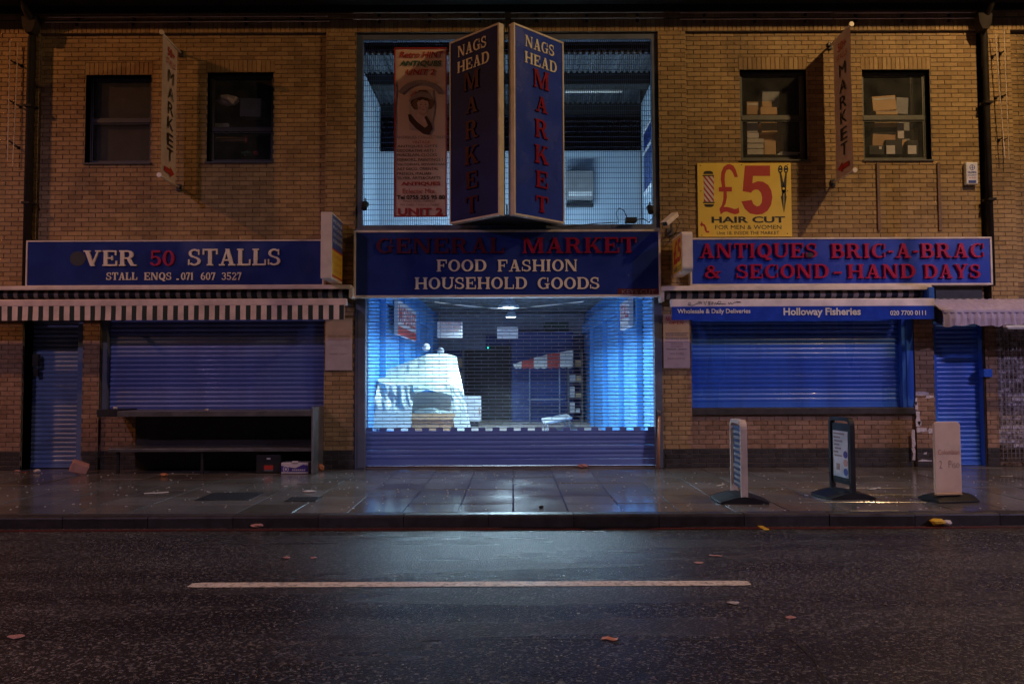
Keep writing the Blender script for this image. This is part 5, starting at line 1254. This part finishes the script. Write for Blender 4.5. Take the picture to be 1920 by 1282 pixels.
for (a, b, c, d, lb_, la) in ((1630,273,1658,290,'black box with pale label at the left of the rightmost window ledge', None), (1661,262,1692,290,'black box with square white label, centre of the rightmost window ledge', (1662,273,1678,289)), (1702,263,1722,290,'black box with square white label at the right of the rightmost window ledge', (1702,273,1718,289))):
    t, M, w_, h_ = carton(a, b, c, d, YW-.06, .15, m_rubber, lb_, name='black_box')
    if la: x0, x1, z0, z1 = rect(*la, YW-.06); part('label', MB().box(x0, x1, YW-.064, YW-.06, z0, z1), m_wbox, t)
    else: x0, x1, z0, z1 = rect(1648,275,1653,280, YW-.06); part('label', MB().box(x0, x1, YW-.064, YW-.06, z0, z1), m_wbox, t)
carton(1458,226,1468,250, YW+.12, .2, m_card, 'narrow shaded brown carton right of the pile in the window over the yellow board')
carton(1683,262,1700,290, YW+.05, .12, m_card2, 'small tan carton between the two labelled black boxes in the rightmost window')
carton(1457,252,1469,284, YW+.14, .2, m_card2, 'tall tan carton beside the standing brown board in the window over the yellow board')
carton(1712,240,1722,262, YW+.16, .12, m_card, 'brown carton tucked at the right edge of the rightmost window')
# second dark window on the left: bundle, crate, odds
bag((422,190), 0, .38, m_banner, 'pale cloth bundle in the dark window right of the left flag', name='cloth_bundle', YZ=(at(424,188,YW)[0], YW+.1, at(424,196,YW)[1]), seed=3, flat_=.55, cat='bundle')
carton(450,184,490,219, YW+.05, .2, m_gbox, 'grey plastic tub in the dark window right of the left flag', rot=2)
carton(402,231,428,245, YW+.05, .2, m_gbox, 'dull grey packet on the inner shelf of the dark left window')
carton(402,245,500,247, YW-.02, .25, m_gbox, 'thin pale shelf across the dark window right of the left flag', name='window_shelf', cat='shelf')
carton(404,257,462,264, YW+.05, .1, m_card, 'dim brown tray below the shelf in the dark left window')
carton(458,254,464,266, YW, .05, m_rink, 'small red bottle under the shelf in the dark left window', name='small_bottle', cat='bottle')
bag((465,287), 0, .2, m_gink, 'greenish bundle at the bottom of the dark left window', name='cloth_bundle', YZ=(at(464,287,YW)[0], YW, at(464,294,YW)[1]), seed=4, cat='bundle'); bag((480,287), 0, .09, m_rink, 'little red ball beside the greenish bundle', name='small_ball', YZ=(at(481,288,YW)[0], YW-.04, at(481,293,YW)[1]), seed=5, flat_=.9, cat='ball')

# ================================================================== INSIDE THE ENTRANCE
LX, RX = -2.50, 2.47; ZC = 3.62; YB = 14.6; YU = 2.0; ZU = 5.78
part('inner_floor', MB().box(LX-.2, RX+.2, .17, YB, -.1, .012), m_dirtyfloor, B_)
part('lower_ceiling', MB().box(LX-.2, RX+.2, YU+.02, YB, ZC, ZC+.15), m_roof, B_)
part('back_wall', MB().box(LX, RX, YB, YB+.1, 0, ZC), m_navy_in, B_)
part('bulkhead', MB().box(LX, RX, YB-.6, YB-.5, 2.95, ZC).box(LX, -.9, YB-.55, YB-.45, 2.4, 2.93), mat('grey_bulkhead', (.16,.17,.22), rough=.6), B_)
part('atrium_back_wall', MB().box(LX-.1, RX+.1, YU, YU+.12, ZC-.1, ZU), m_wall_in, B_)
part('atrium_side_wall', MB().box(LX-.1, LX, .17, YU, ZC-.3, 6.66), m_wall_in, B_)
part('atrium_side_wall', MB().box(RX, RX+.1, .17, YU, ZC-.3, 6.66), m_wall_in, B_)
rf = MB(); x = -3.3
while x < 3.3: rf.box(x, x+.05, .17, 8.4, 6.9, 6.93).box(x+.05, x+.10, .17, 8.4, 6.93, 6.96); x += .10
part('corrugated_roof', rf, m_roof, B_, kind='stuff')
part('roof_end_wall', MB().box(-3.5, 3.5, 8.4, 8.5, ZU-2, 7.1).box(-3.5, -3.4, YU+.1, 8.4, ZU-2, 7.0).box(3.4, 3.5, YU+.1, 8.4, ZU-2, 7.0), m_soffit, B_)
for i, (yb, zb) in enumerate(((1.0,6.82), (1.14,6.82), (2.6,6.80), (2.78,6.80), (4.6,6.75), (6.4,6.75))):
    part('roof_beam', MB().box(-3.4, 3.4, yb, yb+.14, zb-.12, zb+.14), m_soffit, B_)
for (yy, zz) in ((1.42,6.72), (3.15,6.72)):
    a = at(1060, 163, yy)[0]; part('roof_strip', MB().box(a-.0, a+1.05, yy, yy+.08, zz, zz+.03), m_pale, B_)
# side window frames in the atrium
for zz in (ZC+1.2, ZC+1.95, ZC+2.35):
    part('atrium_window_rail', MB().box(RX-.03, RX+.0, .3, 1.6, zz, zz+.05), m_white, B_)
part('atrium_window_pane', MB().box(RX-.015, RX-.005, .35, 1.6, ZC+1.25, ZC+2.35), m_navy_in, B_)
acx0, acx1, acz0, acz1 = rect(1061,325,1111,390, YU)
ac = thing('wall_heater', ((acx0+acx1)/2, YU, acz0), 'grey white wall heater unit on the upper inner wall right of the V sign', 'heater')
part('casing', MB().box(acx0, acx1, YU-.22, YU-.002, acz0+.12, acz1), m_gbox, ac, bevel=.02); part('vent', MB().box(acx0+.03, acx1-.03, YU-.225, YU-.22, acz0+.18, acz0+.26), m_white, ac); part('lower_tray', MB().box(acx0, acx1, YU-.18, YU-.02, acz0, acz0+.06), m_dark, ac)
# fittings at the far end of the aisle
x0, x1, z0, z1 = rect(965,604,1016,640, YB-.6); part('far_panel', MB().box(x0, x1, YB-.62, YB-.58, z0, z1), bpy.data.materials['grey_bulkhead'], B_)
x0, x1, z0, z1 = rect(1019,604,1066,633, YB-.62); gb = thing('dark_green_board', ((x0+x1)/2, YB-.66, z0), 'dark green board high at the far right end of the aisle', 'board'); part('panel', MB().box(x0, x1, YB-.68, YB-.64, z0, z1), mat('dark_green', (.03,.06,.045), rough=.5), gb)
for a in (895, 1018): x, z = at(a, 591, YB-.62); t = thing('round_wall_fitting', (x, YB-.62, z), 'round grey fitting on the bulkhead '+('left' if a < 950 else 'right')+' of the bell lamps', 'fitting'); part('disc', MB().tube([(x,YB-.68,z),(x,YB-.6,z)], .07, 12), m_gbox, t)
# goods racks against the far walls
random.seed(8)
for (a, c, yy, lb) in ((1066, 1092, 13.2, 'grey metal rack with mixed cartons at the far right of the aisle'), (828, 868, 13.2, 'dark metal rack with mixed cartons behind the draped stall')):
    x0, x1, z0, z1 = rect(a, 655, c, 788, yy); rk = thing('goods_rack', ((x0+x1)/2, yy, .012), lb, 'rack')
    for px_ in (x0, x1):
        for yk in (yy, yy+.4): part('upright', MB().box(px_-.02, px_+.02, yk-.02, yk+.02, .012, z1), m_steelt, rk)
    for k in range(4):
        zz = .3+k*.5; part('shelf', MB().box(x0, x1, yy, yy+.4, zz, zz+.025), m_steelt, rk); xx = x0+.05
        while xx < x1-.15:
            ww = random.uniform(.12, .26); hh = random.uniform(.12, .34); cc_ = random.choice((m_card, m_wbox, m_gbox, m_card2, m_navy_in))
            q3 = thing('stock_box', (xx+ww/2, yy+.15, zz+.026), '', 'box', 'small mixed stock boxes on the goods racks'); q3['label'] = 'small %s on the %s shelf of the %s goods rack' % ({m_card: 'brown carton', m_wbox: 'white box', m_gbox: 'grey box', m_card2: 'tan carton', m_navy_in: 'navy box'}[cc_], ('lowest', 'second', 'third', 'top')[k], 'right' if a > 1000 else 'left')
            part('body', MB().box(xx, min(xx+ww, x1-.03), yy+.04, yy+.3, zz+.026, zz+.026+hh), cc_, q3); xx += ww+.03
# battens added out of view to brighten the upper walls, + pendants
def batten(x, y, z, L_, label, up):
    t = thing('fluorescent_batten', (x, y, z), label, 'light', 'added hidden battens behind the fascia')
    part('housing', MB().box(x-L_/2, x+L_/2, y-.04, y+.04, z, z+.05), m_white, t); part('tube', MB().tube([(x-L_/2+.03,y,z+(.065 if up else -.015)),(x+L_/2-.03,y,z+(.065 if up else -.015))], .013, 8), m_lamp, t)
    l = lamp('batten_fill_light', 'AREA', (x, y, z+(.085 if up else -.035)), COOL, P_BATTEN, t, shape='RECTANGLE', size=L_, size_y=.05)
    if up: l.rotation_euler = (pi, 0, 0)
batten(-1.0, .55, Zp(470), 1.2, 'added fluorescent batten hidden behind the large sign, left half', True)
batten(1.0, .55, Zp(470), 1.2, 'added fluorescent batten hidden behind the large sign, right half', True)
ZP = 3.16
def pendant(y, label, r=.27, pw=1.0, x=-.08):
    t = thing('bell_pendant_lamp', (x, y, ZP), label, 'pendant lamp', 'row of bell pendant lamps down the market aisle')
    part('shade', MB().lathe([(r,0),(r*.98,.02),(r*.80,.09),(r*.52,.17),(r*.38,.19),(r*.36,.24)], (x,y,ZP), 28), mat('frosted_shade', (.5,.55,.6), rough=.3) if 'frosted_shade' not in bpy.data.materials else bpy.data.materials['frosted_shade'], t, smooth=True)
    part('ballast', MB().lathe([(r*.36,.24),(r*.36,.36),(.01,.37)], (x,y,ZP), 16), m_gbox, t); part('lens', MB().lathe([(.001,.012),(r*.96,.012)], (x,y,ZP), 28), m_bulb, t)
    part('stem', MB().tube([(x,y,ZP+.36),(x,y,ZC if y > YU else ZC+.9)], .012, 8), m_dark, t)
    l = lamp('pendant_light', 'SPOT', (x, y, ZP-.01), COOL, P_PENDANT*pw, t, spot_size=R_(150), spot_blend=.25, shadow_soft_size=.14)
pendant(.95, 'bell pendant lamp just inside the grille, hidden by the fascia', pw=1.5); pendant(3.6, 'second bell pendant lamp from the grille', pw=1.2); pendant(6.2, 'bell pendant lamp with lit lens seen just under the fascia', pw=1.1); pendant(9.3, 'small far bell pendant lamp at the back of the aisle', .17, .5, x=-.02)
# side wall shutters inside: each a column of slats between posts
def side_shutter(X, y0, y1, sgn, label):
    t = thing('inner_stall_shutter', (X, (y0+y1)/2, .01), label, 'shutter', 'blue stall shutters lining the market aisle')
    part('post', MB().box(min(X, X-sgn*.12), max(X, X-sgn*.12), y0-.07, y0+.0, .01, 3.25), m_blue_in, t); part('header', MB().box(min(X, X-sgn*.1), max(X, X-sgn*.1), y0, y1, 2.95, 3.25), m_blue_in, t)
    L_ = y1-y0-.07; pr = [(0,-.05), (.012,-.035), (.016,0), (.012,.03), (0,.045), (0,.05)]; n = len(pr); mb = MB()
    mb.add([(-sgn*a, -L_/2, z) for a, z in pr]+[(-sgn*a, L_/2, z) for a, z in pr], [(i, i+1, i+1+n, i+n) for i in range(n-1)])
    me = mb.mesh('slat', m_blue_in); k = 0
    while .07+k*.1 < 2.95: o = link('slat', me, t); o.matrix_local = inv(t) @ Matrix.Translation(V((X, (y0+y1)/2-.03, .07+k*.1))); k += 1
names = ['nearest the grille', 'second from the grille', 'third from the grille', 'fourth from the grille', 'deepest in the aisle']
for i, (y0, y1) in enumerate(((.25, 2.0), (2.08, 4.6), (4.7, 7.6), (7.7, 11.0), (11.1, 14.3))):
    side_shutter(LX, y0, y1, -1, 'blue shutter on the left inner wall, '+names[i]); side_shutter(RX, y0, y1, 1, 'blue shutter on the right inner wall, '+names[i])
part('lobby_wall', MB().box(LX-.12, LX-.02, .17, YB, 0, ZC).box(RX+.02, RX+.12, .17, YB, 0, ZC), m_blue_in, B_)
# hanging signs
def hang(px, Y, label, lines, mt=m_wbox, name='hanging_sign', ink=m_rink):
    x0, x1, z0, z1 = rect(*px, Y); t = thing(name, ((x0+x1)/2, Y, z0), label, 'sign')
    part('board', MB().box(x0, x1, Y, Y+.02, z0, z1), mt, t); part('wire', MB().tube([(x0+.05,Y+.01,z1),(x0+.05,Y+.01,ZC)], .004, 5).tube([(x1-.05,Y+.01,z1),(x1-.05,Y+.01,ZC)], .004, 5), m_dark, t)
    for tx, a, b, c, d in lines: pxs(tx, a,b,c,d, Y-.001, ink, t)
hang((820,602,867,633), 6.5, 'white board with red lettering about mobiles hanging at the left of the aisle', [('THE MOBILE STORE', 823,604,864,608), ('UNLOCKING REPAIRS', 823,611,864,615), ('ACCESSORIES', 826,618,860,621)])
hang((932,613,971,636), 8.5, 'plain white board hanging in the middle of the aisle', [('TO THE STALLS', 936,616,968,620)], ink=m_grink)
def wallsign(X, y0, y1, z0, z1, sgn, label, tx, red):
    t = thing('stall_fascia_sign', (X, (y0+y1)/2, z0), label, 'sign'); Xa, Xb = sorted((X, X-sgn*.08))
    part('board', MB().box(Xa, Xb, y0, y1, z0, z1), m_wbox, t, bevel=.004)
    M = side_M(X-sgn*.081, -sgn) ; a, b = (y0, y1) if sgn < 0 else (-y1, -y0)
    sans(tx, a+.1, b-.1, z0+.35*(z1-z0), z1-.12*(z1-z0), M, m_rink, t, bold=.02)
    if red: flat([[(a, z0), (b, z0), (b, z0+.25*(z1-z0)), (a, z0+.25*(z1-z0))]], M, m_rink, t)
wallsign(LX+.13, 3.0, 6.0, 2.35, 3.05, -1, 'red and white stall sign on the left inner wall', 'MOBILES', True)
wallsign(RX-.13, 2.3, 3.6, 2.45, 3.0, 1, 'pale pink stall sign on the right inner wall', 'STALL', False)
wallsign(LX+.12, 2.2, 2.9, 3.05, 3.5, -1, 'small white sign high on the left inner wall near the grille', 'OPEN', False)
ca = thing('slack_ceiling_cable', (0, 6, 3.2), 'slack pale cable slung across the aisle to the bell lamp', 'cable')
part('left_span', MB().tube([(*[at(815,566,5)[0]], 5, at(815,566,5)[1]), (at(880,574,5.6)[0], 5.6, at(880,574,5.6)[1]), (at(935,578,6.1)[0], 6.1, at(935,578,6.1)[1])], .012, 6), m_pale, ca); part('right_span', MB().tube([(at(978,577,6.1)[0], 6.1, at(978,577,6.1)[1]), (at(1040,571,5.6)[0], 5.6, at(1040,571,5.6)[1]), (at(1095,565,5)[0], 5, at(1095,565,5)[1])], .012, 6), m_pale, ca)

# tarpaulin covered stall
tp = thing('covered_stall', (-1.4, 2.0, .012), 'market stall draped in a white green tinged tarpaulin, tied at its left corner', 'stall')
Yf_, Yb_ = 1.35, 3.0
topf = [(697,722), (710,700), (740,690), (775,676), (800,664), (836,663), (856,668)]
botf = [(697,800), (700,803), (720,806), (745,808), (762,808), (768,808), (771,808)]
def surf(A, Bp, YA_, YB_, N=10, amp=.03, seed=0, name='tarpaulin', mt=None):
    N *= 2
    mb = MB(); vs = []; m = len(A)
    fine = 14; cols = (m-1)*fine+1
    for c in range(cols):
        i, f = min(c//fine, m-2), 0; f = c/fine-i
        a = (A[i][0]+(A[i+1][0]-A[i][0])*f, A[i][1]+(A[i+1][1]-A[i][1])*f); b = (Bp[i][0]+(Bp[i+1][0]-Bp[i][0])*f, Bp[i][1]+(Bp[i+1][1]-Bp[i][1])*f)
        for r in range(N+1):
            v_ = r/N; Y = YA_+(YB_-YA_)*v_; p = (a[0]+(b[0]-a[0])*v_, a[1]+(b[1]-a[1])*v_); x, z = at(p[0], p[1], Y)
            k = amp*sin(pi*min(1, v_*1.5+.1)); d = k*noise.noise(V((x*3.1+seed, z*2.2, seed)))+k*.7*noise.noise(V((x*9+seed, z*3+x*6, seed+2)))+k*.3*noise.noise(V((x*22+z*9, z*7, seed+5)))
            vs.append((x+d*.3, Y+d, z))
    mb.add(vs, [(c*(N+1)+r, c*(N+1)+r+1, (c+1)*(N+1)+r+1, (c+1)*(N+1)+r) for c in range(cols-1) for r in range(N)])
    return part(name, mb, mt or m_tarp, tp, smooth=True)
# upper drape: from ridge (deep) down to the eave line (near)
surf([(710,699),(745,686),(775,674),(800,664),(836,663),(856,668)], [(708,716),(735,722),(775,722),(800,721),(842,719),(870,738)], 2.6, 1.5, 8, .05, 1)
surf([(708,716),(735,722),(755,722),(774,722)], [(700,803),(730,806),(745,808),(771,808)], 1.5, 1.32, 12, .10, 4)
surf([(842,719),(852,724),(862,730),(870,738)], [(853,806),(862,807),(872,808),(884,808)], 1.5, 1.36, 12, .06, 7)
surf([(774,722),(800,721),(842,719)], [(778,738),(800,730),(846,740)], 1.5, 1.42, 4, .04, 9)
surf([(778,768),(810,764),(845,772)], [(771,782),(810,778),(853,780)], 1.7, 1.45, 4, .05, 12)
part('frame', MB().box(-1.95, -1.0, 2.0, 2.05, .01, 1.2), m_tarp, tp)
x0, x1, z0, z1 = rect(771,776,853,806,1.30); cbx = thing('cardboard_box', ((x0+x1)/2, 1.4, .012), 'large brown cardboard box at the foot of the draped stall', 'box')
part('body', MB().box(x0, x1, 1.42, 1.75, .013, z1), m_card, cbx, bevel=.006); part('flap', MB().box(x0, x1, 1.40, 1.415, z1-.1, z1), m_card2, cbx)
x0, x1, z0, z1 = rect(697,720,712,800,1.6); solid('dark_sack', MB().box(x0-.02, x0+.10, 1.7, 1.9, .02, z1), m_navy_in, 'dark blue board behind the left edge of the tarpaulin', 'board', bevel=.02)
bag((716,803), 0, .40, m_dark, 'black rubbish sack on the floor under the draped stall', name='rubbish_sack', YZ=(at(718,803,.9)[0], .9, .02), seed=9, flat_=.55, cat='bag')
x0, x1, z0, z1 = rect(872,742,902,795,11.0); wb = thing('white_cabinet', ((x0+x1)/2, 11.2, .012), 'white cabinet standing beyond the draped stall', 'cabinet')
part('body', MB().box(x0, x1, 11.0, 11.5, .16, z1), m_white, wb, bevel=.01); part('plinth', MB().box(x0+.1, x1-.1, 11.1, 11.4, .012, .16), m_dark, wb); part('handle', MB().box(x1-.06, x1-.03, 10.97, 11.0, z0+.3, z0+.5), m_card, wb)
for a, b, r, yy, lb_, mt in ((799,651,7.5,4.5,'white round lantern above the draped stall, nearer the left wall', m_wbox), (826,658,7,5.5,'dimmer bluish round lantern over the ridge of the tarpaulin', m_gbox)):
    x, z = at(a, b, yy); rr = r/F*(yy+13); t = thing('round_paper_lantern', (x, yy, z), lb_, 'lantern', 'two round lanterns over the draped stall')
    part('globe', MB().lathe([(max(.001, rr*sin(pi*k/10)), rr*cos(pi*k/10)) for k in range(11)], (x,yy,z), 16), mt, t, smooth=True); part('cord', MB().tube([(x,yy,z+rr),(x,yy,ZC)], .004, 5), m_dark, t)
# right hand stall with striped canopy and display rack
Yr = 12.6
rs = thing('navy_market_stall', (1.0, Yr+.5, .012), 'navy blue market stall with scalloped red and white canopy at the right of the aisle', 'stall')
x0, x1, z0, z1 = rect(960,640,1075,790, Yr+1); part('back_panel', MB().box(x0, x1, Yr+1, Yr+1.05, .012, 3.0), m_navy_in, rs)
cpx = [(962,683),(978,677),(1001,671),(1026,664),(1050,660),(1075,656)]; cpb = [(965,689),(978,689),(1001,689),(1026,689),(1050,689),(1074,688)]
cm = [m_pale, m_rink, m_pale, m_rink, m_pale]
for i in range(5):
    mb = MB(); a, b, c, d = cpx[i], cpx[i+1], cpb[i+1], cpb[i]; P = [at(*q_, Yr) for q_ in (a, b, c, d)]
    sc2 = [(P[3][0]+(P[2][0]-P[3][0])*k/8, P[2][1]-.035*abs(sin(pi*k/4))) for k in range(9)]
    mb.prism([P[0], P[1]]+sc2[::-1], Yr, Yr+.02); part('canopy_stripe', mb, cm[i], rs)
for px in (993, 1049): x = at(px, 700, Yr+.3)[0]; part('post', MB().tube([(x,Yr+.3,.012),(x,Yr+.3,at(px,690,Yr+.3)[1])], .022, 8), m_alu, rs)
x0, x1, z0, z1 = rect(989,744,1055,749, Yr+.3); part('rack_shelf', MB().box(x0, x1, Yr+.1, Yr+.6, z0, z0+.03), m_wbox, rs)
# folded trestle table
Yt_ = 4.6; P = [at(1015,783,Yt_-.3), at(1062,775,Yt_+.5), at(1072,781,Yt_+.3), at(1020,792,Yt_-.5)]
ft = thing('trestle_table', (1.0, Yt_, .012), 'low white folding trestle table on the market floor', 'table')
tz_ = .36; tpts = []
for (a, b) in ((1015,784), (1062,775.5), (1073,782), (1022,792)): tpts.append(gnd(a, b, tz_))
part('tabletop', MB().add([(x, y, tz_) for x, y in tpts]+[(x, y, tz_-.05) for x, y in tpts], [(0,1,2,3),(7,6,5,4)]+[(i, (i+1) % 4, (i+1) % 4+4, i+4) for i in range(4)]), m_white, ft, bevel=.005)
cxm, cym = sum(p[0] for p in tpts)/4, sum(p[1] for p in tpts)/4
for (x, y) in tpts: xx, yy = cxm+(x-cxm)*.82, cym+(y-cym)*.82; part('leg', MB().box(xx-.02, xx+.02, yy-.02, yy+.02, .012, tz_-.05), m_alu, ft)
# dark doorway + exit led
part('doorway', MB().box(at(872,700,YB-.05)[0], at(958,700,YB-.05)[0], YB-.05, YB-.01, .01, 2.6), m_dark, B_)
x, z = at(915, 652, YB-.1); solid('exit_indicator', MB().lathe([(.001,.02),(.025,0),(.001,-.02)], (x, YB-.1, z), 8), m_green, 'tiny green indicator light over the dark doorway at the end of the aisle', 'light')

# ================================================================== STREET LAMPS (outside the frame, they light the street)
def street_lamp(x, y, z, head_dir, mt, col, pw, label, soft=.16, cut=0):
    t = thing('street_lamp', (x, y, -.13 if y < KY else 0), label, 'street lamp', 'street lamps along both pavements')
    part('column', MB().tube([(x,y,-.13),(x,y,1.5),(x,y,1.52),(x,y,z+.1)], [.10,.10,.065,.05], 12), m_pipe, t, smooth=True)
    part('arm', MB().tube([(x,y,z),(x,y+head_dir*.5,z+.35),(x,y+head_dir*1.1,z+.42)], .035, 8), m_pipe, t, smooth=True)
    yh = y+head_dir*1.35; part('head', MB().box(x-.15, x+.15, yh-.35, yh+.35, z+.38, z+.50), m_pipe, t, bevel=.03); part('lens', MB().box(x-.11, x+.11, yh-.25, yh+.25, z+.355, z+.379), mt, t)
    if cut: lamp('street_light', 'SPOT', (x, yh, z+.33), col, pw, t, shadow_soft_size=soft, spot_size=R_(cut), spot_blend=.22)
    else: lamp('street_light', 'POINT', (x, yh, z+.25), col, pw, t, shadow_soft_size=soft)
street_lamp(-15.2, -4.2, 10.2, -1, m_sod, WARM_L, P_LEFT, 'street lamp on the near pavement left of the stalls sign')
street_lamp(8.9, -4.0, 10.1, -1, m_sod, WARM_R, P_RIGHT, 'street lamp on the near pavement right of the glazed wall')
street_lamp(-11, -14.8, 9.2, 1, m_led, PINKISH, P_FAR_L, 'bluish street lamp on the opposite pavement, left', .3, 158)
street_lamp(15, -14.8, 9.2, 1, m_led, VIOLET, P_FAR_R, 'bluish street lamp on the opposite pavement, right', .3, 152)
fp = part('far_pavement', MB().box(-60, 60, -40, -13.9, -.5, -.008), m_joint); fp['kind'] = 'structure'
